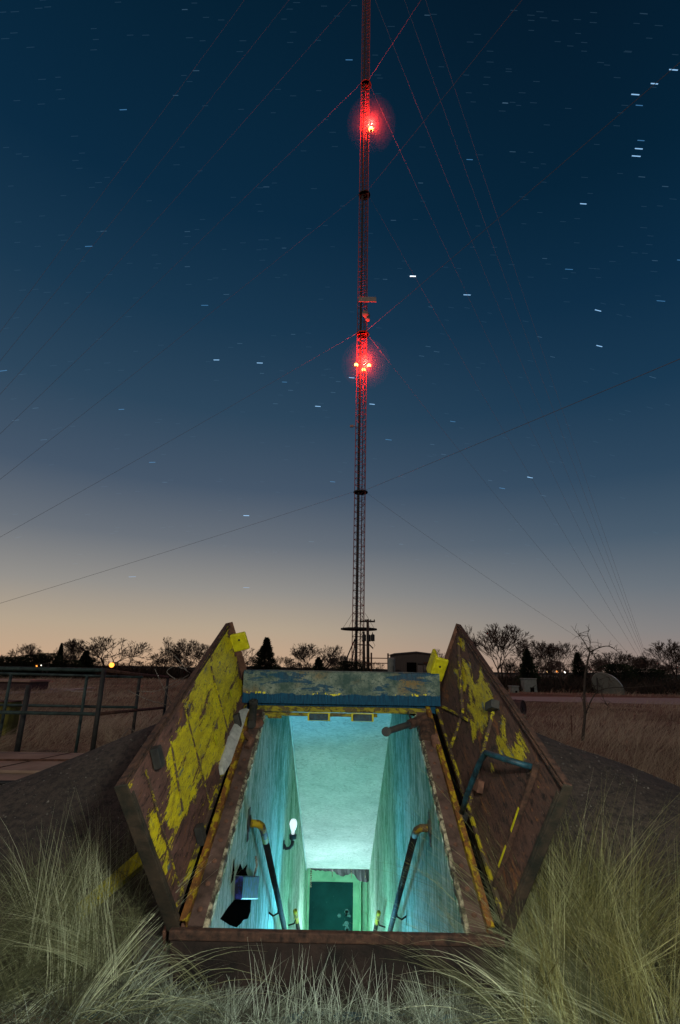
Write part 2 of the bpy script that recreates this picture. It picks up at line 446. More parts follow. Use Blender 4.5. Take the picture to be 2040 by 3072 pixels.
# stars, drawn out by the long exposure; far beyond everything else
STARS = """284 253 2;405 220 1;452 163 1;426 22 1;510 46 0;805 138 2;985 35 1;1553 161 3;1509 193 3;1465 218 3;1474 243 2;1478 324 2;1473 343 3;1467 360 3
1345 470 3;1083 368 2;1182 350 1;614 431 1;907 508 1;952 637 4;1077 680 3;1256 596 1;1312 621 2;1379 716 3;1382 798 3;1274 823 1;1244 777 1;1524 694 2;1510 601 1;1480 408 1
1165 238 1;499 830 3;599 837 3;656 881 2;604 861 1;676 771 1;553 792 1;733 937 3;858 932 3;635 931 1;811 871 3;1044 972 2;896 1014 2;1023 1048 1;997 1025 1;568 1189 3;351 1066 2
305 1330 2;568 1355 2;767 1111 2;718 1249 1;1222 1101 3;1158 1126 2;1253 1143 1;925 1255 1;82 941 1;280 944 2;164 920 0;36 969 1;7 855 2;101 1014 1;380 1112 1;205 568 2;239 533 1
432 534 1;432 615 1;472 704 2;522 679 1;174 370 0;473 244 0;630 260 0;252 633 0;987 799 1;1007 811 1;972 821 1;1430 400 0;1534 430 1;1310 250 0;1165 237 1;1075 173 0;970 422 1
1400 150 0;1347 118 0;1130 118 0;1245 490 0;1090 570 0;750 520 0;605 600 0;655 572 1;597 576 0;740 690 0;712 800 0;640 640 0;560 560 0;888 644 1;993 708 1;1140 570 0;1180 610 0
1505 870 1;1350 880 0;1310 980 0;1570 600 2;1020 770 0;930 1100 0;660 1060 0;640 1135 0;510 1105 0;600 1190 0;430 1250 0;174 1300 0;505 1110 0;670 900 1;768 905 1;780 880 1;650 855 0
313 810 0;97 183 0;95 240 0;407 380 0;720 1020 0;560 950 0;1085 1275 0;1408 968 0;1165 1010 0;655 44 0;1225 70 0;1380 640 0;1450 730 0;1330 560 0;1200 870 0;1100 900 0;1130 1108 1"""
levels = [MB() for _ in range(5)]
_r = random.Random(77)
STARS += ''.join(';%d %d 0' % (_r.uniform(0, 1568), _r.uniform(0, 1) ** 1.1 * 1300) for _ in range(330))
for tok in STARS.replace("\n", ";").split(";"):
    a, b, k = (int(q) for q in tok.split())
    u, v = a * 1.301, b * 1.301
    D = 2500.0
    p = EYE + ray(u, v).normalized() * D
    fwd = (p - EYE).normalized()
    # trails run along circles about the pole; near enough level with a slight sweep across the frame
    ang = rad(4) * ((u - 900) / 1000) if b < 700 else rad(-7 + 16 * u / 1400)
    ex = (CR * cos(ang) - CU * sin(ang)); ex = (ex - fwd * ex.dot(fwd)).normalized(); ey = fwd.cross(ex)
    hl = D / F * (8.6 if k >= 2 else 7.0) * random.uniform(.8, 1.1); ht = D / F * (.55, .65, .75, .95, 1.4)[k]
    lv = levels[k]
    lv.box((-hl, -ht, -ht), (hl, ht, ht), lambda x, y, z: p + ex * x + ey * y + fwd * z)
for lv, nm, c, st in zip(levels, ("faintest", "faint", "dim", "bright", "brightest"), (L(.3, .6, .9), L(.3, .6, .9), L(.15, .5, 1), L(.35, .65, 1), L(.8, .9, 1)), (.018, .05, .15, .42, .95)):
    m = bpy.data.materials.new(nm + '_star'); m.use_nodes = True; nt = m.node_tree; nt.nodes.remove(nt.nodes["Principled BSDF"])
    em = nt.nodes.new("ShaderNodeEmission"); em.inputs[0].default_value = c; em.inputs[1].default_value = st
    tr_ = nt.nodes.new("ShaderNodeBsdfTransparent"); ad = nt.nodes.new("ShaderNodeAddShader")
    nt.links.new(em.outputs[0], ad.inputs[0]); nt.links.new(tr_.outputs[0], ad.inputs[1]); nt.links.new(ad.outputs[0], nt.nodes["Material Output"].inputs["Surface"])
    o = lv.build('sky_stars', m); tag(o, nm + " short star streaks in the night sky", kind='structure')

# ================================================================== GROUND
HX, HY0, HY1 = .74, 2.80, 8.1
xs = sorted(set([-3500, -1200, -400, -150, -60, -30, -HX, HX, 30, 60, 150, 400, 1200, 3500] + list(range(-20, 21, 2))))
ys = sorted(set([-60, -20, -8, 0, HY0, HY1, 40, 60, 100, 160, 300, 700, 1500, 3500] + [2, 4, 6, 10, 12, 14, 16, 18, 20, 24, 28, 32, 36]))
g = MB(); idx = {}
for x in xs:
    for y in ys:
        idx[(x, y)] = len(g.v); g.v.append((x, y, 0.0))
for a, b in zip(xs, xs[1:]):
    for c_, d in zip(ys, ys[1:]):
        if a >= -HX and b <= HX and c_ >= HY0 and d <= HY1: continue
        g.f.append((idx[(a, c_)], idx[(b, c_)], idx[(b, d)], idx[(a, d)]))
tag(g.build('ground', M['soil']), "brown winter field", kind='structure')


def mound_z(x, y):
    sl = .40 if x < 0 else .355
    ripple = .018 * math.sin(3.1 * x + 1.3 * y) + .014 * math.sin(5.3 * y - 2.1 * x)
    a = 1.25 - sl * max(abs(x) - .85, 0)
    b = .03 + (y - 2.80) * .60
    c_ = 1.25 - .30 * max(y - 6.9, 0)
    k = .07
    h = -k * math.log(math.exp(-a / k) + math.exp(-b / k) + math.exp(-c_ / k))
    return h + ripple * min(1, max(0, (abs(x) - .9) * 2))

mx_ = [round(-7 + i * .14, 3) for i in range(101)]
mx_ = sorted(set([x for x in mx_ if abs(abs(x) - .775) > .07] + [-.775, .775]))
my_ = sorted(set([2.80, 6.45] + [round(2.30 + i * .13, 3) for i in range(80)]))
mo = MB(); idx = {}
for x in mx_:
    for y in my_:
        idx[(x, y)] = len(mo.v); mo.v.append((x, y, max(mound_z(x, y), -.03)))
for a, b in zip(mx_, mx_[1:]):
    for c_, d in zip(my_, my_[1:]):
        if a >= -.776 and b <= .776 and d <= 6.46: continue
        if max(mound_z(q, r) for q in (a, b) for r in (c_, d)) < -.02: continue
        mo.f.append((idx[(a, c_)], idx[(b, c_)], idx[(b, d)], idx[(a, d)]))
tag(mo.build('mound', M['gunite'], smooth=True), "dark gravelly mound over the stairway", kind='structure')

# concrete apron to the left
ap = MB().box((-16, 3.9, -.1), (-2.5, 7.55, .30)).box((-16, 6.25, .30), (-2.95, 7.50, .335))
tag(ap.build('concrete_path', M['pad'], bevel=.01), "brown concrete apron left of the mound", kind='structure')
jn = MB()
for x0 in (-7.9, -6.6, -5.3, -4.25):
    jn.add([(x0, 4.0, .3035), (x0 + .025, 4.0, .3035), (x0 + .425, 6.24, .3035), (x0 + .40, 6.24, .3035)], [(0, 1, 2, 3)])
    jn.add([(x0 + .4, 6.26, .3385), (x0 + .425, 6.26, .3385), (x0 + .70, 7.49, .3385), (x0 + .675, 7.49, .3385)], [(0, 1, 2, 3)])
tag(jn.build('path_joints', M['near_black']), "dark cracks across the concrete apron", kind='structure')

# road beyond the field on the right, and a pale slab road on the left
rd = MB()
a0, a1 = on(1480, 2090), on(2300, 2098); b0, b1 = on(1480, 2102), on(2300, 2122)
rd.add([(a0.x, a0.y, .02), (b0.x, b0.y, .02), (b1.x, b1.y, .02), (a1.x, a1.y, .02)], [(0, 1, 2, 3)])
c0, c1, c2, c3 = on(-200, 2066), on(300, 2064), on(150, 2080), on(-200, 2086)
rd.add([(q.x, q.y, .02) for q in (c0, c3, c2, c1)], [(0, 1, 2, 3)])
tag(rd.build('road', M['road']), "pale narrow road crossing the field", kind='structure')

# ================================================================== ENTRANCE
SA = rad(27.38)
def FP(x, s_, h=0.0):            # frame plane: x across, s up the slope, h off the plane
    return Vector((x, 2.87 + s_ * cos(SA) - h * sin(SA), .29 + s_ * sin(SA) + h * cos(SA)))

ent = thing('bunker_entrance', (0, 2.87, 0), "open steel cellar hatch with lit green stairway leading down into a mound", 'hatch')

prof = [(2.86, .24), (4.52, 1.10), (6.42, .98), (11.25, -2.13), (12.35, -2.13), (12.35, -4.75), (10.2, -4.75), (2.86, -.5)]
for sx in (-1, 1):
    MB().prism(prof, sx * .60, sx * .73).build('wall', M['wall'], ent)
# sloping ceiling and the flat landing ceiling
MB().prism([(6.40, .985), (6.40, 1.12), (11.25, -1.98), (11.25, -2.13)], -.60, .60).build('ceiling', M['ceiling'], ent)
MB().prism([(11.25, -2.13), (11.25, -1.98), (12.35, -1.98), (12.35, -2.13)], -.60, .60).build('landing_ceiling', M['green_wall'], ent)
rs_, td = .1825, .30
st = MB(); pts = [(2.87, -.35)]
y_, z_ = 3.0, -.22
pts.append((3.0, -.22 + 0))
prof2 = [(2.88, -.20)]
y_, z_ = 3.02, -.20
for i in range(24):
    prof2.append((y_, z_)); z_ -= rs_; prof2.append((y_, z_)); y_ += td
prof2.append((12.35, z_)); prof2.append((12.35, z_ - .15)); prof2.append((10.0, z_ - .15)); prof2.append((2.88, -.6))
st.prism(prof2, -.598, .598).build('steps', M['step'], ent)
# end wall with its door
ZD = at(1000, 2646, 12.2).z
xl, xr = at(929, 2680, 12.2).x, at(1059, 2680, 12.2).x
FZ = z_
ew = MB().box((-.60, 12.2, FZ), (xl, 12.33, -2.13)).box((xr, 12.2, FZ), (.60, 12.33, -2.13)).box((xl, 12.2, ZD), (xr, 12.33, -2.13))
ew.build('end_wall', M['green_wall'], ent)
dr = MB().box((xl + .03, 12.235, FZ), (xr - .03, 12.28, ZD - .03)).build('steel_door', M['teal_door'], ent)
pe = MB()
for k in range(1, 60):
    px_ = xr - .05 - abs(random.gauss(0, .055)) - .04 * random.random(); pz_ = ZD - .50 - random.random() ** .7 * .95
    pe.lathe((px_, 12.233, pz_), [(random.uniform(.015, .05), 0), (random.uniform(.012, .04), .002)], 6, (0, -1, 0))
pe.build('peeling_patch', M['peel'], dr)
fr = MB().box((xl, 12.19, FZ), (xl + .035, 12.234, ZD)).box((xr - .035, 12.19, FZ), (xr, 12.234, ZD)).box((xl + .035, 12.19, ZD - .035), (xr - .035, 12.234, ZD))
fr.build('door_frame', M['teal_door'], ent)
MB().box((.44, 12.0, FZ), (.47, 12.19, -2.14)).build('jamb', M['green_wall'], ent)
# ragged strip hanging from the ceiling's lower edge
rg = MB(); vs = []; N_ = 26
for i in range(N_):
    f_ = i / (N_ - 1); x = -.50 + f_ * 1.09
    dz = .02 + .05 * f_ + (.06 if f_ > .4 else 0) * abs(math.sin(f_ * 9)) + (.12 if f_ > .76 else 0) * (f_ - .6) * 2 + random.uniform(0, .02)
    vs += [(x, 11.262, -2.12), (x, 11.27 + random.uniform(-.01, .01), -2.135 - dz)]
rg.add(vs, [(2 * i, 2 * i + 1, 2 * i + 3, 2 * i + 2) for i in range(N_ - 1)])
rg.build('torn_strip', M['black'], ent)
hk = MB()
for x in (-.1, .26, .52): MB().tube([(x, 11.24, -2.13), (x, 11.24, -2.27)], .006, 6).build('hook', M['cream'], ent)
chn = MB()
for i in range(9): chn.lathe((-.50, 11.3, -2.16 - i * .035), [(.012, -.012), (.02, 0), (.012, .012)], 8)
chn.build('chain', M['cream'], ent)
# conduit along the left edge of the ceiling
cd = MB().tube([(-.585, 4.6, 1.075), (-.585, 6.42, .955), (-.585, 11.2, -2.135)], .016, 8)
cd.build('conduit', M['conduit'], ent, smooth=True)

# lintel slab over the entrance
lt = MB()
lt.prism([(4.47, 1.18), (4.47, 1.425), (4.49, 1.437), (6.6, 1.437), (6.6, 1.0), (6.42, .99), (4.53, 1.115), (4.53, 1.18)], -.80, .815)
lt.build('lintel', M['lintel'], ent)
hd = MB().box((-.70, 4.478, 1.117), (.70, 4.525, 1.160)).box((-.62, 4.45, 1.088), (.30, 4.473, 1.114)).box((-.58, 4.445, 1.068), (-.47, 4.475, 1.112))
hd.build('header', M['header'], ent, bevel=.004)
for x in (-.17, .18):
    lk = MB().box((x - .075, 4.415, 1.062), (x + .075, 4.438, 1.112)).build('latch_keeper', M['blue_pipe'], ent, bevel=.006)
    MB().box((x - .09, 4.44, 1.056), (x + .09, 4.446, 1.118)).build('keeper_plate', M['yellow'], lk)

# steel frame: flange each side, bolts, angle bar, chipped inner edge
TOP = 1.87
for sx in (-1, 1):
    MB().box((.618, -.0, 0), (.696, TOP, .008), lambda x, s_, h: FP(sx * x, s_, h)).build('frame_flange', M['flange'], ent)
    MB().box((.618, -.0, -.10), (.730, TOP, -.004), lambda x, s_, h: FP(sx * x, s_, h)).build('frame_curb', M['rust'], ent)
    e = MB(); nn = 60
    vs = []
    for i in range(nn + 1):
        s_ = -.02 + 1.80 * i / nn; wv = .599 + random.uniform(-.003, .012)
        for (x, h) in ((wv, -.03), (wv + .002, .003), (.622, .0095)): vs.append(FP(sx * x, s_, h))
    e.add(vs, [(3 * i + j, 3 * i + j + 1, 3 * i + 4 + j, 3 * i + 3 + j) for i in range(nn) for j in (0, 1)])
    e.build('chipped_lip', M['cream'], ent)
    MB().box((.698, 0, -.003), (.706, TOP + .02, .040), lambda x, s_, h: FP(sx * x, s_, h)).box((.706, 0, .030), (.733, TOP + .02, .040), lambda x, s_, h: FP(sx * x, s_, h)).build('angle_bar', M['angle'], ent, bevel=.003)
    MB().box((.733, 0, -.06), (.772, TOP, -.025), lambda x, s_, h: FP(sx * x, s_, h)).build('gap_shade_strip', M['near_black'], ent)  # near-black strip paints the shade in the hinge gap
    MB().tube([FP(sx * .787, 0, .0), FP(sx * .787, TOP, .0)], .009, 8).build('hinge_rod', M['near_black'], ent)  # rod coloured near-black to carry on the painted gap shade
    MB().box((.80, 0.0, -.14), (.815, TOP, -.03), lambda x, s_, h: FP(sx * x, s_, h)).build('outer_curb', M['rust'], ent)
    for i in range(13):
        s_ = .08 + i * .138
        b = MB(); c0 = FP(sx * .658, s_, .008); nrm_ = FP(0, 0, 1) - FP(0, 0, 0)
        b.lathe(c0, [(.013, 0), (.013, .004), (.009, .009), (0, .010)], 10, nrm_)
        b.build('bolt', M['rust'], ent, smooth=False)
# sill across the front
MB().box((-.77, 2.828, .252), (.77, 2.866, .293)).build('sill_lip', M['rust_edge'], ent, bevel=.006)
MB().box((-.76, 2.836, -.8), (.76, 2.862, .250)).build('sill', M['sill'], ent, bevel=.004)
MB().box((-1.15, 2.75, -.02), (.70, 2.80, .022)).build('kick_band', M['kick'], ent, bevel=.006)

# --- hatch leaves
def inside(p, poly):
    x, y = p; r = False; n = len(poly)
    for i in range(n):
        (x1, y1), (x2, y2) = poly[i], poly[(i + 1) % n]
        if (y1 > y) != (y2 > y) and x < (x2 - x1) * (y - y1) / (y2 - y1) + x1: r = not r
    return r
PAINT = {
 -1: [[(2.0, .66), (2.02, .37), (1.96, .10), (1.66, .12), (1.47, .07), (1.25, .12), (1.15, .05), (.86, .12), (.68, .20), (.61, .17), (.44, .20), (.31, .25), (.27, .35), (.36, .36), (.25, .41), (.3, .44), (.43, .41), (.44, .46), (.44, .54), (.52, .58), (.69, .59), (.81, .57), (.84, .64), (.85, .68), (1.04, .64), (1.29, .70), (1.68, .68)],
      [(.13, .52), (.2, .47), (.18, .38), (.19, .26), (.12, .28), (.08, .27), (.08, .34), (.10, .43)],
      [(.13, .22), (.20, .19), (.18, .11), (.12, .12)], [(.05, .73), (.12, .72), (.12, .66), (.06, .66)]],
 1: [[(1.80, .42), (1.66, .56), (1.51, .60), (1.42, .5), (1.45, .38), (1.62, .33)], [(2.0, .64), (1.79, .69), (1.74, .62), (1.9, .55)],
     [(1.43, .48), (1.29, .66), (1.08, .67), (.95, .60), (.94, .48), (.92, .40), (1.1, .30), (1.27, .33), (1.39, .40)],
     [(.81, .53), (.68, .64), (.60, .59), (.47, .65), (.40, .64), (.46, .54), (.60, .47), (.74, .47)],
     [(.56, .67), (.42, .71), (.41, .65), (.52, .61)], [(.78, .66), (.68, .66), (.68, .60), (.81, .60)], [(.76, .36), (.67, .40), (.65, .32), (.73, .31)]]}

def leaf(sx, label, mat):
    hx = sx * (.78 if sx < 0 else .80); PH = rad(105)
    S_ = Vector((0, cos(SA), sin(SA))); Nn = Vector((0, -sin(SA), cos(SA)))
    W_ = Nn * sin(PH) + Vector((sx, 0, 0)) * -cos(PH)
    Q_ = S_.cross(W_)
    if Q_.x * sx > 0: Q_ = -Q_                            # towards the opening
    O_ = Vector((hx, 2.87, .29))
    wid = (lambda s_: (.755 - .045 * s_)) if sx < 0 else (lambda s_: (.80 - .055 * s_))
    LEN = 2.03
    def P(s_, w_, q=0.0): return O_ + S_ * s_ + W_ * w_ + Q_ * q
    # plate as a fine grid so the surviving paint can be mapped on it
    NS, NW = 200, 74
    d = MB(); msk = []
    for i in range(NS + 1):
        for j in range(NW + 1):
            s_ = LEN * i / NS; w_ = wid(s_) * j / NW
            dent = .006 * math.sin(s_ * 5 + 1) * math.sin(w_ * 9) + .003 * math.sin(s_ * 17 + w_ * 6)
            d.v.append(tuple(P(s_, w_, dent)))
            msk.append((s_, w_))
    for i in range(NS):
        for j in range(NW):
            a = i * (NW + 1) + j; d.f.append((a, a + 1, a + NW + 2, a + NW + 1))
    leafo = d.build('hatch_leaf', mat, ent, smooth=True)
    leafo["label"] = label
    raw = np.array([1.0 if any(inside((p[0] + .035 * math.sin(p[1] * 37 + p[0] * 9), p[1] + .022 * math.sin(p[0] * 43) + .012 * math.sin(p[0] * 97 + 2)), q) for q in PAINT[sx]) else 0.0 for p in msk]).reshape(NS + 1, NW + 1)
    for _ in range(22):                                    # soften the outline; noise in the material roughens it
        r = np.pad(raw, 1, mode='edge')
        raw = (r[:-2, 1:-1] + r[2:, 1:-1] + r[1:-1, :-2] + r[1:-1, 2:] + r[1:-1, 1:-1] * 2) / 6
    me = leafo.data; a_ = me.attributes.new('paint', 'FLOAT', 'POINT'); a_.data.foreach_set('value', raw.ravel().astype(np.float32))
    b_ = me.attributes.new('leafco', 'FLOAT_VECTOR', 'POINT'); b_.data.foreach_set('vector', np.array([(p[0], p[1], sx * 3.0) for p in msk], np.float32).ravel())
    lm = lambda s_, w_, q: P(s_, w_, q)
    # outer skin (back of the leaf)
    bk = MB(); w0, w1 = wid(0), wid(LEN)
    bk.add([P(0, 0, -.011), P(LEN, 0, -.011), P(LEN, w1, -.011), P(0, w0, -.011)], [(0, 1, 2, 3)])
    bk.build('outer_skin', M['door_out'], leafo)
    def strip(name, s0, w0_, s1, w1_, tx, q0, q1, m):     # a bar between two points of the leaf
        a = Vector((s0, w0_)); b = Vector((s1, w1_)); dd = (b - a).normalized(); nn_ = Vector((-dd.y, dd.x)) * tx / 2
        c4 = [a + nn_, a - nn_, b - nn_, b + nn_]
        vs = [P(c.x, c.y, q0) for c in c4] + [P(c.x, c.y, q1) for c in c4]
        mb = MB().add(vs, [(0, 1, 2, 3), (7, 6, 5, 4), (0, 4, 5, 1), (1, 5, 6, 2), (2, 6, 7, 3), (3, 7, 4, 0)])
        return mb.build(name, m, leafo, bevel=.003)
    dp = .050 if sx < 0 else .032
    strip('end_flange', -.006, -.02, -.006, w0 + .01, .010, -.012, dp, M['door_out'])
    strip('end_flange', LEN + .006, -.02, LEN + .006, w1 + .01, .010, -.012, dp, M['rust'])
    strip('outer_flange', 0, w0 + .005, LEN, w1 + .005, .010, -.012, .024, M['rust_edge'])
    strip('rim', 0.006, w0 - .014, LEN - .006, w1 - .014, .016, .018, .024, M['rust_edge'])
    strip('end_rim', .014, .0, .014, w0 - .045, .022, dp - .006, dp, M['door_out'])
    strip('hinge_bar', 0.0, .008, LEN, .008, .026, .0, .020, M['rib_y'])
    if sx < 0:
        for a in ((1.42, .60, 1.34, .03), (.83, .62, .75, .03), (.235, .66, .17, .05), (.55, .60, .43, .25)):
            strip('rib', *a, .010, .000, .010, M['rib_y'])
        for (s_, w_) in ((.32, .655), (.47, .05), (1.52, .08)):
            strip('hinge_strap', s_, w_ - .05, s_ + .02, w_ + .05, .05, .008, .05, M['steel_dark'])
        for (s_, w_, l_) in ((1.08, .20, .06), (1.60, .25, .05)):
            strip('paint_chip', s_, w_, s_, w_ + l_, .035, .016, .020, M['yellow'])
    else:
        for a in ((1.94, .62, 1.36, .32), (1.345, .32, 1.33, .03), (.92, .66, .77, .03), (1.75, .10, 1.20, .34)):
            strip('rib', *a, .020, .002, .022, M['rib_y'])
        strip('rib', .262, w0 - .08, .215, .03, .018, .002, .03, M['rust_edge'])
        strip('paint_chip', .243, .47, .232, .34, .016, .031, .033, M['yellow']); strip('paint_chip', .226, .26, .219, .14, .016, .031, .033, M['yellow'])
        strip('hinge_strap', .93, .60, .86, .67, .05, .008, .06, M['steel_dark'])
        strip('hinge_strap', .70, .18, .73, .24, .07, .008, .045, M['rust'])
        # bent blue pull handle
        h = MB().tube([P(.30, .665, .01), P(.34, .645, .10)] + [P(.34 + .25 * i / 4, .645 - .14 * i / 4, .115 + .02 * math.sin(math.pi * i / 4)) for i in range(1, 5)] + [P(.62, .42, .115), P(.66, .16, .10), P(.70, .01, .07)], .0155, 10)
        ho = h.build('handle', M['blue_pipe'], leafo, smooth=True)
        MB().lathe(P(.70, 0.0, .06), [(.03, -.02), (.034, 0), (.03, .02)], 12, W_).build('handle_mount', M['steel_dark'], ho)
    # yellow stop plate at the tip
    if sx < 0:
        tb = MB().box((2.0, .42, -.01), (2.03, .575, .135), lm)
        c_ = (2.09, .52)
    else:
        tb = MB().box((1.955, .20, .01), (1.985, .40, .125), lm).box((1.985, .20, .095), (2.13, .40, .125), lm)
        c_ = (2.06, .25)
    to = tb.build('stop_plate', M['yellow'], leafo, bevel=.012)
    MB().lathe(P(2.0 if sx < 0 else 1.955, .52 if sx < 0 else .33, .07), [(.009, -.004), (.009, .006)], 8, -S_).build('screw', M['black'], to)
    return P
PL = leaf(-1, "left hatch leaf with big flaking yellow paint patch", M['door_l'])
PR = leaf(1, "right hatch leaf with scattered yellow paint and a bent blue handle", M['door_r'])

# black closer arms at the top corners
MB().tube([FP(-.70, 1.80, .05), FP(-.665, 1.52, .06)], [.028, .034], 10).lathe(FP(-.70, 1.80, .03), [(.036, 0), (.036, .06), (.02, .065), (.02, .05)], 14, (0, -.45, .9)).build('closer_arm', M['steel_dark'], ent, smooth=False)
MB().lathe(FP(-.645, 1.60, -.01), [(.045, 0), (.06, .03), (.05, .055), (.03, .06)], 12, (0, -.45, .9)).tube([FP(-.70, 1.45, .03), FP(-.64, 1.36, .04), FP(-.66, 1.30, .02)], .022, 8).build('spring', M['rust'], ent)
arm = MB().tube([FP(.66, 1.66, .045), FP(.53, 1.575, .05)], [.038, .036], 12).lathe(FP(.665, 1.56, .02), [(.055, -.12), (.062, -.1), (.062, .08), (.05, .1)], 14, (.1, .9, .4)).build('spring_housing', M['rust_edge'], ent)
MB().tube([FP(.535, 1.58, .05), FP(.345, 1.47, .055)], .024, 12).lathe(FP(.345, 1.47, .055), [(.034, -.02), (.034, .02)], 16, (0, -.9, .1)).build('release_lever', M['steel_dark'], ent, smooth=False)
MB().tube([FP(.55, 1.60, .06), FP(.545, 1.78, .03)], .007, 6).build('lever_rod', M['steel_dark'], ent)
cb = MB()
for i in range(7): cb.lathe(FP(.70, 1.36 + .018 * i, .03), [(.026, -.006), (.034, 0), (.026, .006)], 10, (.3, .8, .4))
cb.build('spring', M['rust'], ent)

# pale rough board wedged at the left hinge
bd = MB(); pts = [at(u, v, Y) for u, v, Y in ((722, 2132, 4.36), (738, 2124, 4.40), (751, 2128, 4.42), (749, 2168, 4.30), (722, 2232, 4.08), (692, 2292, 3.84), (671, 2324, 3.72), (667, 2300, 3.74), (672, 2262, 3.84), (693, 2200, 4.04))]
ctr = sum(pts, Vector()) / len(pts); nrm_ = Vector((.93, -.28, .25)).normalized()
vs = pts + [p - nrm_ * .03 for p in pts]; n_ = len(pts)
bd.add(vs, [tuple(range(n_)), tuple(range(n_, 2 * n_))[::-1]] + [(i, i + n_, (i + 1) % n_ + n_, (i + 1) % n_) for i in range(n_)])
tag(bd.build('broken_board', M['slab'], bevel=.004), "pale rough broken board wedged along the hinge of the left hatch leaf", 'board')

# --- stair handrails
def handrail(sx, p0, p1, label, ygood):
    r = thing('handrail', p0, label, 'handrail', 'handrails on the stairway walls')
    X = Vector((sx, 0, 0)); p0 = Vector(p0); p1 = Vector(p1)
    d = (p1 - p0).normalized()
    wallp = p0 + X * .09
    MB().lathe(wallp, [(.05, 0), (.05, .012), (.03, .018)], 14, -X).box((-.006, -.03, -.10), (.006, .03, .09), lambda x, y, z: wallp + Vector((x, y, z))).build('flange', M['steel_dark'], r)
    el = [p0 + X * .085, p0 + X * .03] + [p0 + X * .03 * (1 - t_) + d * .05 * t_ for t_ in (.4, .8)] + [p0 + d * .12]
    MB().tube(el + [p0 + d * .30] if ygood else el, .024, 12).build('elbow', M['yellow_elbow'] if ygood else M['rusty_elbow'], r, smooth=True)
    MB().tube([p0 + d * (.30 if ygood else .12), p1], .0235, 12).build('rail', M['rail_steel'], r, smooth=True)
    for f_ in (.55, .97):
        q = p0 + (p1 - p0) * f_
        MB().tube([q, q + Vector((0, 0, -.06)) + X * .01, q + Vector((0, 0, -.08)) + X * .05, q + Vector((0, 0, -.05)) + X * .10], .008, 8).box((-.006, -.018, -.06), (.006, .018, .05), lambda x, y, z: q + Vector((0, 0, -.06)) + X * .098 + Vector((x, y, z))).build('bracket', M['rail_steel'], r)
handrail(-1, (-.51, 3.90, .46), (-.505, 6.55, -1.36), "left stair handrail with bright yellow top elbow", True)
handrail(1, (.51, 3.83, .47), (.505, 6.45, -1.32), "right stair handrail with dull rusty top elbow", False)
for sx, lb in ((-1, "lower yellow topped handrail on the left wall, near the bottom door"), (1, "lower yellow topped handrail on the right wall, near the bottom door")):
    r = thing('handrail', (sx * .50, 7.33, -1.35), lb, 'handrail', 'handrails on the stairway walls')
    a = Vector((sx * .50, 7.33, -1.33)); b = Vector((sx * .50, 10.3, -3.3)); d = (b - a).normalized()
    MB().tube([a, a + d * .45], .027, 12).lathe(a, [(.027, 0), (.02, .02), (0, .027)], 12, -d).build('rail_end', M['yellow_elbow'], r)
    MB().tube([a + d * .45, b], .0265, 12).build('rail', M['rail_steel'], r)
    for f_ in (.07, .5, .95):
        q = a + (b - a) * f_
        MB().tube([q, q + Vector((sx * .02, 0, -.07)), q + Vector((sx * .095, 0, -.09))], .009, 8).build('bracket', M['rail_steel'], r)

# wall lamp with its bulb
lp = at(857, 2525, 6.5); lp.x = -.58
wlm = thing('wall_lamp', (-.6, 6.5, lp.z), "black swan neck wall lamp with a bare white bulb on the left stairway wall", 'lamp')
B0 = Vector((-.6, 6.5, lp.z - .03))
MB().tube([B0, B0 + Vector((.03, 0, -.035)), B0 + Vector((.07, 0, -.03)), B0 + Vector((.095, 0, .0)), B0 + Vector((.10, 0, .045))], [.018, .017, .016, .018, .02], 10).lathe(B0 + Vector((-.002, 0, 0)), [(.045, 0), (.045, .012)], 12, (1, 0, 0)).build('bracket', M['black'], wlm, smooth=True)
MB().lathe(B0 + Vector((.10, 0, .045)), [(.025, 0), (.038, .015), (.042, .055), (.036, .06)], 14).build('socket', M['black'], wlm)
MB().lathe(B0 + Vector((.10, 0, .10)), [(.016, 0), (.018, .03), (.034, .065), (.043, .10), (.040, .125), (.026, .148), (0, .155)], 18).build('bulb', M['white_glass'], wlm, smooth=True)

# blue junction box and the flat near-black patches on the wall around it
bt, bb = at(705, 2625, 1).copy(), None
def onwall(u, v, x=-.6):
    r = ray(u, v); return EYE + r * (x / r.x)
q1, q2, q3, q4 = onwall(706, 2628), onwall(760, 2628), onwall(754, 2698), onwall(703, 2698)
jb = thing('junction_box', (-.6, (q1.y + q3.y) / 2, q3.z), "blue paint splashed junction box above the black patch on the left stairway wall", 'electrical box')
mbx = MB(); vs = []
for q in (q1, q2, q3, q4):
    vs.append((-.602, q.y, q.z)); vs.append((-.555, q.y, q.z))
mbx.add(vs, [(1, 7, 5, 3), (0, 2, 4, 6), (0, 1, 3, 2), (2, 3, 5, 4), (4, 5, 7, 6), (6, 7, 1, 0)]).build('box_body', M['blue_box'], jb, bevel=.006)
ym = (q1.y + q2.y) / 2
MB().tube([(-.548, ym + .06, q1.z - .03), (-.54, ym + .09, q1.z - .09), (-.552, ym + .07, q1.z - .15)], .007, 6).build('clasp', M['cream'], jb)
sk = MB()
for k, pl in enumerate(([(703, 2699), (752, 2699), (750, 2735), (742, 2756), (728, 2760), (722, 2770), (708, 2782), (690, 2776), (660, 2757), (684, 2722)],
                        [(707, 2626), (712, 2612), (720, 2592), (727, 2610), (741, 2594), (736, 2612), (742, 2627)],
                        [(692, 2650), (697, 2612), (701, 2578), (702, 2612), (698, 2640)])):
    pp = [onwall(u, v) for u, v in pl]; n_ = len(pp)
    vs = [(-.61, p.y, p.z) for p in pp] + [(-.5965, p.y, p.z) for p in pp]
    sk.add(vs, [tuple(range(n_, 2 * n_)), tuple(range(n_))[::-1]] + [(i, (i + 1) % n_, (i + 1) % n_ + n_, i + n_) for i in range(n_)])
sk.build('dark_wall_patch', M['near_black'], ent)

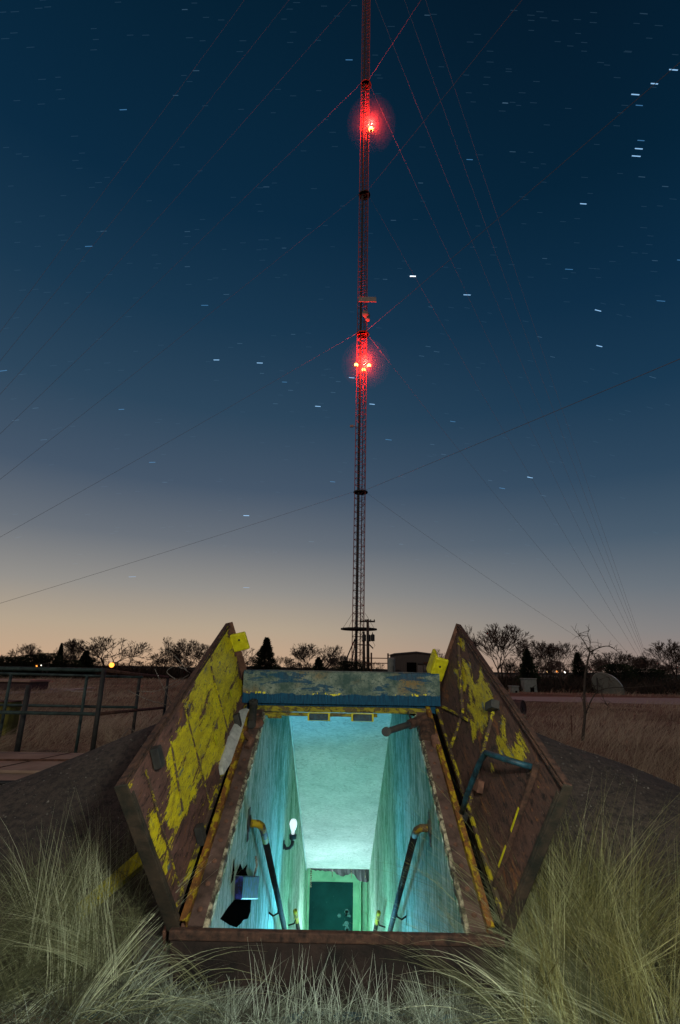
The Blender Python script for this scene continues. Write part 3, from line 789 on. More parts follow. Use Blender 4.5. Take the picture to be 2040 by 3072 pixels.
# ================================================================== YELLOW RAIL at the left
def on_mound(u, v, lift=0.0):
    r = ray(u, v); t_ = 1.5
    while t_ < 12:
        p = EYE + r * t_
        if p.z < max(mound_z(p.x, p.y), 0): break
        t_ += .01
    return p + Vector((0, 0, lift))
ya = [on_mound(225 + 190 * i / 8, 2735 - 165 * i / 8, .03) for i in range(9)]
yb_ = [on_mound(225 + 20 + 190 * i / 8, 2735 + 32 - 165 * i / 8, .03) for i in range(9)]
yr = MB(); vs = []
for a, b in zip(ya, yb_): vs += [a, b, b - Vector((0, 0, .04)), a - Vector((0, 0, .04))]
fs = [(0, 3, 2, 1), (32, 33, 34, 35)]
for i in range(8):
    for j in range(4): fs.append((4 * i + j, 4 * i + (j + 1) % 4, 4 * i + 4 + (j + 1) % 4, 4 * i + 4 + j))
yr.add(vs, fs)
tag(yr.build('yellow_bar', M['yellow']), "yellow painted flat bar lying on the mound left of the open hatch", 'bar')

# ================================================================== RAILING
def pipe_thing(): pass
rl = thing('pipe_railing', (-3.0, 6.9, .33), "teal painted pipe railing around the pit left of the hatch", 'railing')
cz = at(312, 2010, 6.9); mz = at(286, 2142, 6.9)
cx_ = cz.x
P3t, P3m = at(504, 2031, 10.2), at(492, 2123, 10.2)
P2t, P2m = at(420, 2024, 8.9), at(408, 2131, 8.9)
def rail(name, pts, r, m=None): return MB().tube(pts, r, 10).build(name, m or M['teal_rail'], rl, smooth=True)
rail('top_rail', [(-11, 6.9, cz.z), (cx_, 6.9, cz.z)], .024)
rail('middle_rail', [(-11, 6.9, mz.z), (cx_ + .0, 6.9, mz.z)], .022)
rail('top_rail', [(cx_, 6.9, cz.z), tuple(P2t), tuple(P3t)], .022, M['rust'])
rail('middle_rail', [(cx_, 6.9, mz.z), tuple(P2m), tuple(P3m)], .022, M['rust'])
rail('post', [(cx_, 6.9, .30), (cx_, 6.9, cz.z + .02)], .030, M['steel_dark'])
rail('post', [(P2t.x, P2t.y, 0), (P2t.x, P2t.y, P2t.z)], .026, M['steel_dark'])
rail('post', [(P3t.x, P3t.y, 0), (P3t.x, P3t.y, P3t.z)], .026, M['steel_dark'])
f1, f2, f3 = at(-60, 2019, 8.6), at(286, 2028, 8.6), at(428, 2031, 8.7)
rail('top_rail', [tuple(f1), tuple(f2), tuple(f3)], .020)
g1, g2 = at(-60, 2114, 8.6), at(412, 2122, 8.7)
rail('middle_rail', [tuple(g1), tuple(g2)], .020)
for (u, v) in ((34, 2022), (262, 2026)):
    p = at(u, v, 8.6); rail('post', [(p.x, p.y, 0), (p.x, p.y, p.z)], .024)
p = at(87, 2056, 7.7); rail('post', [(p.x, p.y, 0), (p.x, p.y, p.z)], .036, M['steel_dark'])
MB().lathe((cx_, 6.9, .335), [(.075, 0), (.075, .012)], 12).build('base_plate', M['steel_dark'], rl)

b1 = at(35, 2104, 8.9)
bx = thing('equipment_box', (b1.x - .3, 8.9, 0), "olive yellow metal box on a leg behind the railing at the left edge", 'box')
MB().box((b1.x - .6, 8.9, .35), (b1.x, 9.2, b1.z - .02)).build('box_body', M['olive'], bx, bevel=.01)
MB().box((b1.x - .61, 8.89, b1.z - .018), (b1.x + .01, 9.21, b1.z)).build('lid', M['rust'], bx, bevel=.004)
MB().box((b1.x - .35, 9.0, 0), (b1.x - .25, 9.1, .348)).build('leg', M['rust'], bx)

# steel edge bars lying along the apron
p = on(0, 2281, .345); q = on(262, 2281, .345)
tag(MB().tube([tuple(on(-300, 2279, .345)), tuple(on(262, 2281, .345))], .014, 8).tube([tuple(on(262, 2281, .345)), tuple(on(310, 2262, .345))], .014, 8).build('edge_bar', M['rust']), "rusty edging bar along the concrete apron below the railing", 'bar')
tag(MB().tube([tuple(on(-200, 2352, .33)), tuple(on(62, 2348, .33))], .022, 8).build('loose_pipe', M['black']), "black pipe end lying on the concrete apron", 'pipe')
# pale planks and a low vault beyond
pl = thing('loose_plank', on(240, 2072, 0), "bleached plank lying in the field beyond the railing", 'plank')
a, b, c_, d_ = on(205, 2072, .1), on(275, 2064, .12), on(275, 2076, .1), on(215, 2075, .1)
def plank(a, b, wd, m, parent, name='board'):
    a = Vector(a); b = Vector(b); d = (b - a).normalized(); sd = d.cross(Vector((0, 0, 1))).normalized() * wd / 2
    vs = [a - sd, a + sd, b + sd, b - sd]; vs += [x + Vector((0, 0, .05)) for x in vs]
    return MB().add(vs, [(0, 3, 2, 1), (4, 5, 6, 7), (0, 1, 5, 4), (1, 2, 6, 5), (2, 3, 7, 6), (3, 0, 4, 7)]).build(name, m, parent)
plank(a, b, .25, M['plank'], pl); plank(d_, c_, .2, M['plank'], pl)
pv = on(50, 2074, 0)
vt = thing('brick_vault', pv, "low dark brick vault in the field at the far left", 'vault')
vy = pv.y
xa, xb = at(-60, 2060, vy).x, at(86, 2060, vy).x
MB().box((xa, vy, 0), (xb, vy + 2.0, at(50, 2046, vy).z)).build('wall', M['barrel'], vt)
MB().box((xa - .1, vy - .1, at(50, 2046, vy).z), (xb + .1, vy + 2.1, at(50, 2040, vy).z)).build('lid', M['pad'], vt, bevel=.02)
pm_ = on(112, 2068, 0)
pu = thing('pump', pm_, "small dark valve stand behind the railing posts at left", 'valve')
hgt = at(112, 2042, pm_.y).z
MB().box((pm_.x - .16, pm_.y - .15, 0), (pm_.x + .16, pm_.y + .15, hgt * .55)).box((pm_.x - .22, pm_.y - .2, hgt * .5), (pm_.x + .22, pm_.y + .2, hgt)).build('valve_body', M['steel_dark'], pu, bevel=.02)
MB().lathe((pm_.x, pm_.y - .2, hgt * .7), [(.12, 0), (.14, .03), (.12, .05)], 12, (0, -1, 0)).build('hand_wheel', M['barrel'], pu)

# ================================================================== TOWER
TY = 50.0; TB = Vector((1.62, TY, 0)); TT = Vector((2.62, TY, 142))
def tp(z, a=0.0, r=0.0):
    c = TB + (TT - TB) * (z / 142); return Vector((c.x + r * cos(a), c.y + r * sin(a), z))
tw = thing('radio_tower', TB, "tall slender guyed lattice radio tower with red warning lights", 'tower')
RT = .64; AN = [rad(195), rad(315), rad(75)]
for a in AN:
    MB().tube([tp(z, a, RT) for z in (2.2, 40, 90, 142)], .040, 6).build('tower_leg', M['steel_tower'], tw)
br = MB(); z = 2.3; k = 0
while z < 141:
    for i in range(3):
        a, b = AN[i], AN[(i + 1) % 3]
        br.tube([tp(z, a, RT), tp(z, b, RT)], .020, 4, False)
        if k % 2: a, b = b, a
        br.tube([tp(z, a, RT), tp(z + .72, b, RT)], .018, 4, False)
    z += .72; k += 1
tag(br.build('bracing', M['steel_tower'], tw))
MB().tube([tp(z, rad(230), .30) for z in (1, 60, 142)], .085, 6).tube([tp(z, rad(205), .36) for z in (1, 60, 142)], .05, 5).build('cable_run', M['steel_dark'], tw)
lad = MB()
for z in np.arange(2.5, 141, .38):
    lad.tube([tp(z, rad(300), .2), tp(z, rad(350), .38)], .012, 4, False)
for a, r in ((rad(300), .2), (rad(350), .38)): lad.tube([tp(2, a, r), tp(142, a, r)], .018, 4, False)
lad.build('ladder', M['steel_dark'], tw)
# base: three struts down to a pier
bs = MB()
for a in AN: bs.tube([tp(2.3, a, RT), tp(.4, a, .12)], .05, 6)
bs.tube([tp(4.2, AN[0], RT * .6), tp(.6, rad(180), 1.9)], .06, 6).tube([tp(4.2, AN[0], RT * .5), tp(.6, rad(200), .9)], .05, 6)
bs.build('base_strut', M['steel_dark'], tw)
MB().lathe((TB.x, TY, 0), [(.6, 0), (.6, .4)], 12).build('pier', M['pad'], tw)
# ice shield ring
zp = at(1078, 1888, TY).z
rg = MB(); n_ = 28
prf = [(.75, -.05), (1.72, -.05), (1.72, .07), (.75, .07), (.75, -.05)]
rg.lathe(tp(zp), prf, n_); rg.build('ice_shield', M['steel_dark'], tw)
gr = MB()
for i in range(6):
    a = i * math.pi / 3 + .2
    gr.tube([tp(zp + .05, a, 1.55), tp(zp + 1.5, AN[i % 3] if i % 2 else a, .62)], .016, 5)
    gr.tube([tp(zp, a, 0), tp(zp, a, 1.7)], .05, 5)
gr.build('shield_stay', M['steel_dark'], tw)
CZ = [18.85, 37.74, 58.0, 77.2, 97.0, 116.5, 136.0]
for z in CZ:
    MB().lathe(tp(z), [(.66, -.06), (.74, -.06), (.74, .06), (.66, .06), (.66, -.06)], 12).build('guy_collar', M['steel_dark'], tw)
# antennas on the mast
za = at(1100, 917, TY).z
x0_, x1_ = at(1075, 917, TY).x, at(1127, 917, TY).x
MB().box((x0_, TY - 1.1, za - .32), (x1_, TY - .98, za + .32)).build('panel_antenna', M['cab'], tw, bevel=.02)
zb = at(1098, 957, TY).z
MB().lathe(tp(zb) + Vector((.35, -.75, 0)), [(0, .25), (.30, .2), (.5, .02), (.52, 0), (.52, -.04), (0, -.05)], 18, (.5, -.85, 0)).build('dish_antenna', M['cab'], tw, smooth=True)
zb = at(1098, 970, TY).z
MB().lathe(tp(zb) + Vector((.52, -.7, 0)), [(0, .2), (.16, .16), (.26, .02), (.26, -.1), (0, -.12)], 14, (.5, -.85, 0)).build('dish_antenna', M['cab'], tw, smooth=True)
zc = at(1064, 1281, TY).z
MB().tube([tp(zc, rad(200), .6), tp(zc, rad(190), 1.0)], .05, 6).box((-.18, -.08, -.12), (.18, .08, .12), lambda x, y, z: tp(zc) + Vector((x - 1.05, y - .2, z))).build('side_bracket', M['cab'], tw)

RED = emissive('red_beacon_glass', L(1, .34, .05), 16)
def beacon(p, out, r=.15):
    b = MB().lathe(p, [(r * .5, 0), (r, r * .3), (r * 1.05, r), (r * .8, r * 1.5), (0, r * 1.8)], 12).build('beacon', RED, tw, smooth=True)
    MB().lathe(p + Vector((0, 0, -.05)), [(r * .7, 0), (r * .7, .04)], 12).tube([p + Vector((0, 0, -.05)), p - out + Vector((0, 0, -.05))], .035, 6).build('beacon_mount', M['steel_dark'], b)
def red_light(name, p, power, up, size=.12):
    for kind, e in (('POINT', power), ('SPOT', up)):              # the lens throws part of its light upwards
        l = bpy.data.lights.new(name, kind); l.energy = e; l.color = (1, .028, .02); l.shadow_soft_size = size
        if kind == 'SPOT': l.spot_size = rad(100); l.spot_blend = .7
        o = bpy.data.objects.new(name, l); COL.objects.link(o); o.location = p
        if kind == 'SPOT': o.rotation_euler = (rad(172), 0, 0)
z1 = at(1088, 1108, TY).z
for (du, dv, pw) in ((-20, 2, 1500), (18, 4, 1800), (4, -8, 800)):
    p = at(1088 + du, 1108 + dv, TY); p = Vector((p.x, TY - .75 + (1.6 if dv < 0 else 0), p.z)); beacon(p, Vector((.3 if du < 0 else -.3, .2, 0)), .19)
q = at(1096, 1092, TY - 1.25); red_light('beacon_light', q, 2900, 7500)
p = at(1113, 391, TY - .5); z2 = p.z; beacon(p, Vector((-.5, .4, 0)), .27)
red_light('beacon_light', p + Vector((.0, -.35, .66)), 4900, 11000)
# scatter volumes added to imitate the glare halo around the beacons
for c0, R0, k_, nm in ((Vector((at(1096, 1103, TY).x, TY - 1.0, z1)), 2.7, 1.9, "added red glow volume around the lower beacons of the tower"),
                       (Vector((at(1113, 391, TY).x, TY - .8, z2 + .5)), 3.2, 1.5, "added red glow volume around the upper beacon of the tower")):
    for f_, den in ((1.0, .0011), (.8, .0014), (.62, .0020), (.46, .0032), (.32, .0055), (.2, .010)):     # thicker towards the lamp
        hz = MB(); n_ = 14; R_ = R0 * f_
        hz.lathe(c0, [(R_ * math.sin(math.pi * i / n_) if 0 < i < n_ else 0, -R_ * math.cos(math.pi * i / n_)) for i in range(n_ + 1)], 28)
        m = bpy.data.materials.new('halo_volume'); m.use_nodes = True; nt = m.node_tree
        nt.nodes.remove(nt.nodes["Principled BSDF"])
        v = nt.nodes.new("ShaderNodeVolumePrincipled"); v.inputs["Color"].default_value = (1, 1, 1, 1)
        v.inputs["Density"].default_value = den * k_; m.cycles.homogeneous_volume = True
        nt.links.new(v.outputs[0], nt.nodes["Material Output"].inputs["Volume"])
        tag(hz.build('beacon_halo', m), nm, kind='stuff')

# guy wires
AL, AR, AB = Vector((-34.9, 31.6, .2)), Vector((35.7, 61.6, .2)), Vector((38, -60, .2))
ordw = ("lowest", "second", "third", "fourth", "fifth", "sixth", "topmost")
for A_, side, az in ((AL, "left", 195), (AR, "right", 20), (AB, "near", 300)):
    for k, z in enumerate(CZ):
        if side == "near" and k > 4: continue
        a = tp(z, rad(az), .70); n_ = 26; Ln = (a - A_).length; sg = Ln * (.012 if side == "right" else .004)
        pts = []
        for i in range(n_ + 1):
            f_ = i / n_; q = a.lerp(A_, f_); q.z -= 4 * sg * f_ * (1 - f_); pts.append(q)
        where = {"left": "running down to the far left of the tower", "right": "running down to the right of the tower", "near": "rising overhead to the upper right from the tower"}[side]
        o = MB().tube(pts, {'left': .011, 'right': .010, 'near': .014}[side], 5).build('guy_wire', M['cable'])
        tag(o, f"{ordw[k]} of the thin dark guy wires {where}", 'cable', 'guy wires of the tower')
for A_, nm in ((AL, 'left'), (AR, 'right')):
    t_ = thing('guy_anchor', (A_.x, A_.y, 0), f"concrete guy anchor block far to the {nm} of the tower", 'anchor')
    MB().box((A_.x - .6, A_.y - .4, 0), (A_.x + .6, A_.y + .4, .35)).build('block', M['pad'], t_, bevel=.03)
    MB().tube([(A_.x, A_.y, .2), (A_.x + (.6 if A_.x < 0 else -.6), A_.y + .3, .9)], .04, 6).build('anchor_rod', M['steel_dark'], t_)

# ================================================================== UTILITY POLES, PIPES, SHED
PY = 46.0
def pole(u, vtop, label, r=.13):
    p = at(u, vtop, PY); o = thing('utility_pole', (p.x, PY, 0), label, 'utility pole', 'utility poles beside the tower')
    b = at(u - 2, 2010, PY)
    MB().tube([(p.x + .06, PY, 0), (p.x, PY, p.z)], [r * 1.15, r * .85], 10).build('pole_shaft', M['wood_pole'], o, smooth=True)
    return o, p
o1, p1_ = pole(1103, 1858, "taller utility pole with crossarm and a transformer beside the tower")
ca, cb_ = at(1079, 1864, PY), at(1125, 1862, PY)
MB().box((ca.x, PY - .08, ca.z - .06), (cb_.x, PY + .08, ca.z + .07)).build('crossarm', M['wood_pole'], o1)
for u in (1082, 1097, 1112, 1123):
    q = at(u, 1860, PY); MB().lathe((q.x, PY, ca.z + .07), [(.03, 0), (.06, .05), (.03, .12), (0, .13)], 8).build('insulator', M['steel_dark'], o1)
for u, v in ((1105, 1915), (1117, 1914)):
    q = at(u, v, PY); t_ = MB().lathe((q.x + .02, PY - .22, q.z - .28), [(.15, 0), (.17, .03), (.17, .5), (.15, .55), (.05, .6)], 14).build('transformer', M['steel_dark'], o1, smooth=False)
    MB().lathe((q.x, PY - .22, q.z + .32), [(.03, 0), (.045, .05), (.02, .16)], 8).build('bushing', M['steel_dark'], t_)
q0, q1_, q2_, q3_ = at(1117, 1922, PY - .2), at(1125, 1936, PY - .2), at(1119, 1948, PY - .2), at(1106, 1930, PY - .2)
MB().tube([q0, q1_, q2_, q3_], .015, 5).build('drop_cable', M['black'], o1)
MB().tube([at(1106, 1932, PY), at(1119, 1945, PY)], .05, 6).build('side_arm', M['wood_pole'], o1)
o2, p2_ = pole(1091, 1895, "shorter utility pole with a transformer between the tower and the tall pole", .12)
q = at(1091, 1914, PY); MB().lathe((q.x + .03, PY - .22, q.z - .28), [(.15, 0), (.17, .03), (.17, .5), (.15, .55), (.05, .6)], 14).build('transformer', M['steel_dark'], o2)
MB().tube([at(1080, 1934, PY), at(1108, 1936, PY)], .035, 6).build('crossarm', M['wood_pole'], o2)

pf = thing('service_gantry', (at(1114, 2000, 45).x, 45, 0), "dark steel pipe frame between the utility poles and the shed", 'gantry')
for u, v in ((1114, 1958), (1164, 1960)):
    q = at(u, v, 45); MB().tube([(q.x, 45, 0), (q.x, 45, q.z)], .07, 8).build('post', M['rust'], pf)
for v in (1974, 1989):
    MB().tube([at(1090, v, 45), at(1164, v + 1, 45)], .035, 6).build('rail', M['rust'], pf)

SY = 44.0
sh = thing('shed', (at(1240, 2018, SY).x, SY, 0), "small tan metal shed with dark doorway and low pitched roof behind the hatch", 'shed')
lx, rx = at(1187, 1990, SY).x, at(1304, 1990, SY).x
ze, zr = at(1187, 1962, SY).z, at(1249, 1958, SY).z
mxm = (lx + rx) / 2 + .1
MB().add([(lx, SY, 0), (rx, SY, 0), (rx, SY, ze), (mxm, SY, zr), (lx, SY, ze), (lx, SY + 5, 0), (rx, SY + 5, 0), (rx, SY + 5, ze), (mxm, SY + 5, zr), (lx, SY + 5, ze)],
         [(0, 1, 2, 3, 4), (5, 9, 8, 7, 6), (0, 4, 9, 5), (1, 6, 7, 2)]).build('wall', M['shedwall'], sh)
MB().add([(lx - .12, SY - .12, ze - .01), (mxm, SY - .12, zr + .03), (rx + .12, SY - .12, ze - .01), (lx - .12, SY + 5.1, ze - .01), (mxm, SY + 5.1, zr + .03), (rx + .12, SY + 5.1, ze - .01),
          (lx - .12, SY - .12, ze + .06), (mxm, SY - .12, zr + .1), (rx + .12, SY - .12, ze + .06), (lx - .12, SY + 5.1, ze + .06), (mxm, SY + 5.1, zr + .1), (rx + .12, SY + 5.1, ze + .06)],
         [(0, 1, 4, 3), (1, 2, 5, 4), (6, 9, 10, 7), (7, 10, 11, 8), (0, 6, 7, 1), (1, 7, 8, 2), (3, 4, 10, 9), (4, 5, 11, 10), (0, 3, 9, 6), (2, 8, 11, 5)]).build('roof', M['shedroof'], sh)
def fbox(u0, u1, v0, v1, name, m, dy=.03, z0=None):
    a, b = at(u0, v0, SY), at(u1, v1, SY)
    return MB().box((a.x, SY - dy, max(0, b.z) if z0 is None else z0), (b.x, SY - .004, a.z)).build(name, m, sh)
fbox(1220, 1250, 1987, 2030, 'doorway', M['near_black'], .02, 0.0)
fbox(1253, 1269, 1996, 2030, 'panel', M['shedpanel'], .05)
fbox(1271, 1290, 1994, 2012, 'window', M['shedpanel'], .05)
fbox(1270, 1291, 1986, 1991, 'awning', M['rust'], .25)
fbox(1253, 1269, 1990, 1993, 'ledge', M['steel_dark'], .12)
tk = thing('storage_tank', (at(1174, 2000, SY - 1).x, SY - 1, 0), "dark upright storage tank at the left corner of the shed", 'tank')
q = at(1174, 1972, SY - 1); MB().lathe((q.x, SY - 1, 0), [(.30, 0), (.31, .05), (.31, q.z - .15), (.24, q.z - .03), (0, q.z)], 18).build('tank_shell', M['cab'], tk, smooth=False)
MB().tube([(q.x, SY - 1.3, .4), (q.x + .1, SY - 1.4, .4), (q.x + .1, SY - 1.4, 1.8)], .03, 6).build('tank_pipe', M['steel_dark'], tk)

# cabinet, post, dish, barrel to the right
def cabinet(u0, u1, v0, v1, label):
    c = on((u0 + u1) / 2, v1, 0); a = at(u0, v0, c.y); b = at(u1, v1, c.y)
    o = thing('utility_cabinet', c, label, 'cabinet', 'utility cabinets beyond the road')
    MB().box((a.x, c.y, 0), (b.x, c.y + .8, a.z)).build('cabinet_body', M['cab'], o, bevel=.03)
    MB().box((a.x - .04, c.y - .04, a.z), (b.x + .04, c.y + .84, a.z + .09)).build('cap', M['cab'], o, bevel=.02)
    w_ = b.x - a.x
    MB().box((a.x + w_ * .45, c.y - .01, .02), (b.x - w_ * .25, c.y - .002, a.z * .38)).build('vent', M['near_black'], o)
    return o
cabinet(1571, 1613, 2038, 2077, "large pale green utility cabinet beyond the road at right")
cabinet(1535, 1558, 2061, 2079, "small low utility cabinet left of the big pale one")
q = on(1684, 2068, 0); t_ = at(1679, 1985, q.y)
tag(MB().tube([(q.x, q.y, 0), (t_.x, q.y, t_.z)], .11, 8).build('wooden_post', M['wood_pole'], smooth=True), "dark upright wooden post among the trees beyond the road", 'post')
q = on(1716, 2220, 0); t_ = at(1713, 2146, q.y)
tag(MB().tube([(q.x, q.y, 0), (t_.x, q.y, t_.z)], .014, 6).build('metal_stake', M['rust']), "thin rusty stake standing in the grass left of the dead sapling", 'stake')
c_ = on(1822, 2082, 0)
dsh = thing('dish_shell', c_, "pale blue curved dish shell lying tilted in the brush at right", 'dish')
ax = Vector((-.72, -.38, -.42)).normalized(); R_ = 1.45
cc = Vector((c_.x + .1, c_.y, .42))
prf = [(R_ * math.sin(a), -R_ * math.cos(a) + R_ * .55) for a in [i * rad(62) / 10 for i in range(11)]]
MB().lathe(cc + ax * -.15, [(max(r, 0), h) for r, h in prf], 30, ax).build('shell', M['dish'], dsh, smooth=True)
MB().lathe(cc + ax * -.15, [(R_ * sin(rad(62)), -R_ * cos(rad(62)) + R_ * .55), (R_ * sin(rad(62)) + .04, -R_ * cos(rad(62)) + R_ * .55 + .02), (R_ * sin(rad(62)), -R_ * cos(rad(62)) + R_ * .55 + .05)], 30, ax).build('rim', M['cab'], dsh)
MB().tube([(c_.x + .5, c_.y + .3, 0), (c_.x + .2, c_.y + .2, .9)], .05, 6).tube([(c_.x - .6, c_.y + .3, 0), (c_.x - .5, c_.y + .3, 1.2)], .05, 6).build('leg', M['steel_dark'], dsh)
q = on(1552, 2150, 0)
bar = thing('rusty_barrel', q, "rusty barrel lying on its side behind the right hatch leaf", 'barrel')
bq = at(1548, 2129, q.y); br_ = .28
MB().lathe((bq.x - .15, q.y, br_), [(br_ - .02, -.45), (br_, -.44), (br_, -.15), (br_ + .015, -.13), (br_, -.11), (br_, .14), (br_ + .015, .16), (br_, .18), (br_, .42), (br_ - .03, .43), (br_ - .03, .40), (0, .40)], 24, (.75, -.65, 0)).build('barrel_shell', M['barrel'], bar, smooth=False)
MB().lathe((bq.x - .15, q.y, br_), [(.05, .405), (.05, .43), (0, .43)], 10, (.75, -.65, 0)).build('bung', M['black'], bar)

# lamps on the horizon
OR = emissive('sodium_lamp_glass', L(1, .30, .04), 3.4); WH = emissive('white_lamp_glass', L(1, .9, .8), 6); YE = emissive('far_lamp_glass', L(1, .62, .25), 3)
def street_lamp(u, v, Y, m, r, label):
    p = at(u, v, Y); o = thing('street_lamp', (p.x, Y, 0), label, 'street lamp', 'lamps on the horizon')
    MB().tube([(p.x + .6, Y + .3, 0), (p.x + .6, Y + .3, p.z + .3), (p.x, Y, p.z + r)], .08, 6).build('lamp_post', M['steel_dark'], o)
    MB().lathe((p.x, Y, p.z - r), [(0, 0), (r * .7, r * .3), (r, r), (r * .7, r * 1.7), (0, r * 2)], 12).build('lamp_globe', m, o, smooth=True)
street_lamp(335, 1995, 64, OR, .30, "brightest orange lamp low in the trees left of the hatch")
street_lamp(110, 1998, 58, OR, .085, "small orange lamp in the dark shrubs at far left")
street_lamp(124, 1996, 58, WH, .05, "tiny white lamp beside the small orange one at far left")
street_lamp(1544, 2014, 160, OR, .22, "faint orange lamp under the large bare tree at right")
street_lamp(1672, 2014, 160, OR, .34, "orange lamp beside the wooden post at right")
street_lamp(1642, 2015, 170, YE, .30, "yellow lamp left of the wooden post at right")
street_lamp(1696, 2016, 170, WH, .34, "white lamp right of the wooden post at right")

# ================================================================== TREES
def grow(mb_t, mb_c, p, d, l, r, depth, maxd, spread, rnd, up=.12):
    n = 3; pts = [p.copy()]; q = p.copy(); dd = d.copy()
    for i in range(n):
        dd = (dd + Vector((rnd.gauss(0, .13), rnd.gauss(0, .13), rnd.gauss(0, .08) + up * .35))).normalized()
        q = q + dd * (l / n); pts.append(q.copy())
    rr = [max(.0021, r * (1 - .38 * i / n)) for i in range(n + 1)]
    (mb_t if depth < 3 else mb_c).tube(pts, rr, 6 if depth < 2 else (4 if depth < 4 else 3), False)
    if depth >= maxd: return
    k = rnd.choice((2, 3)) if depth < maxd - 1 else 3
    for j in range(k):
        ax_ = Vector((rnd.gauss(0, 1), rnd.gauss(0, 1), rnd.gauss(0, .5))).normalized()
        nd = (dd + ax_ * spread * rnd.uniform(.6, 1.25)).normalized()
        grow(mb_t, mb_c, q, nd, l * rnd.uniform(.66, .86), rr[-1] * rnd.uniform(.6, .78), depth + 1, maxd, spread, rnd, up)
    if depth > 0 and rnd.random() < .65:
        ax_ = Vector((rnd.gauss(0, 1), rnd.gauss(0, 1), .2)).normalized()
        grow(mb_t, mb_c, pts[2], (dd + ax_ * .9).normalized(), l * .55, rr[2] * .5, depth + 2, maxd, spread, rnd, up)

def bare_proto(seed, multi=1, spread=.62):
    rnd = random.Random(seed); a, b = MB(), MB()
    for m_ in range(multi):
        d = Vector((rnd.gauss(0, .12 + .3 * (multi > 1)), rnd.gauss(0, .2), 1)).normalized()
        grow(a, b, Vector((rnd.gauss(0, .006) * (multi > 1), 0, 0)), d, .24 if multi == 1 else .20, .026 / (multi ** .4), 0, 6, spread, rnd)
    hs = max(v[2] for v in a.v + b.v)
    for q in (a, b): q.v = [(x / hs, y / hs, z / hs) for x, y, z in q.v]
    return a, b
def place_proto(name, parts, label, cat, group):
    o = thing(name, (0, 0, 0), label, cat, group)
    for nm, mb, mt in parts: mb.build(nm, mt, o)
    return o
bare = []
for sd, mu, spd in ((11, 1, .62), (23, 3, .60), (37, 2, .7), (41, 1, .75), (59, 4, .55)):
    a, b = bare_proto(sd, mu, spd); bare.append(('bare_tree', [('trunk', a, M['bark']), ('twigs', b, M['bark'])]))

def leafy(seed, kind):
    rnd = random.Random(seed); tr, cr = MB(), MB()
    tr.tube([(0, 0, 0), (rnd.uniform(-.02, .02), 0, .5), (0, 0, .97)], [.03, .018, .004], 6)
    N = 9000
    for i in range(N):
        z = rnd.random() ** (1.25 if kind == 'cone' else .9)
        lump = 1 + .12 * math.sin(z * 41 + seed) + .10 * math.sin(z * 17 + 2 * seed)
        if kind == 'cone': R_ = (.34 * (1 - z) ** .9 + .008) * lump; z = .03 + z * .97
        else: R_ = .55 * math.sqrt(max(0.01, 1 - (z * 1.05 - .25) ** 2)) * lump * (1 + .2 * math.sin(z * 7 + seed)); z = z * .9
        a = rnd.random() * 6.283; br_ = 1 + .28 * math.sin(a * 3 + z * 9) + .15 * math.sin(a * 7 + z * 23)
        rr = R_ * br_ * (rnd.random() ** .45)
        p = Vector((rr * cos(a), rr * sin(a), z))
        d = Vector((cos(a), sin(a), rnd.uniform(.1, .9))).normalized() * rnd.uniform(.025, .06)
        s_ = Vector((rnd.gauss(0, 1), rnd.gauss(0, 1), rnd.gauss(0, 1))).normalized() * .014
        cr.add([p - s_, p + s_, p + d], [(0, 1, 2)])
    return tr, cr
ever = []
for sd, kd in ((3, 'cone'), (8, 'cone'), (15, 'round'), (21, 'round')):
    a, b = leafy(sd, kd); ever.append(('juniper_tree' if kd == 'cone' else 'dark_shrub', [('trunk', a, M['bark']), ('crown', b, M['needles'])]))

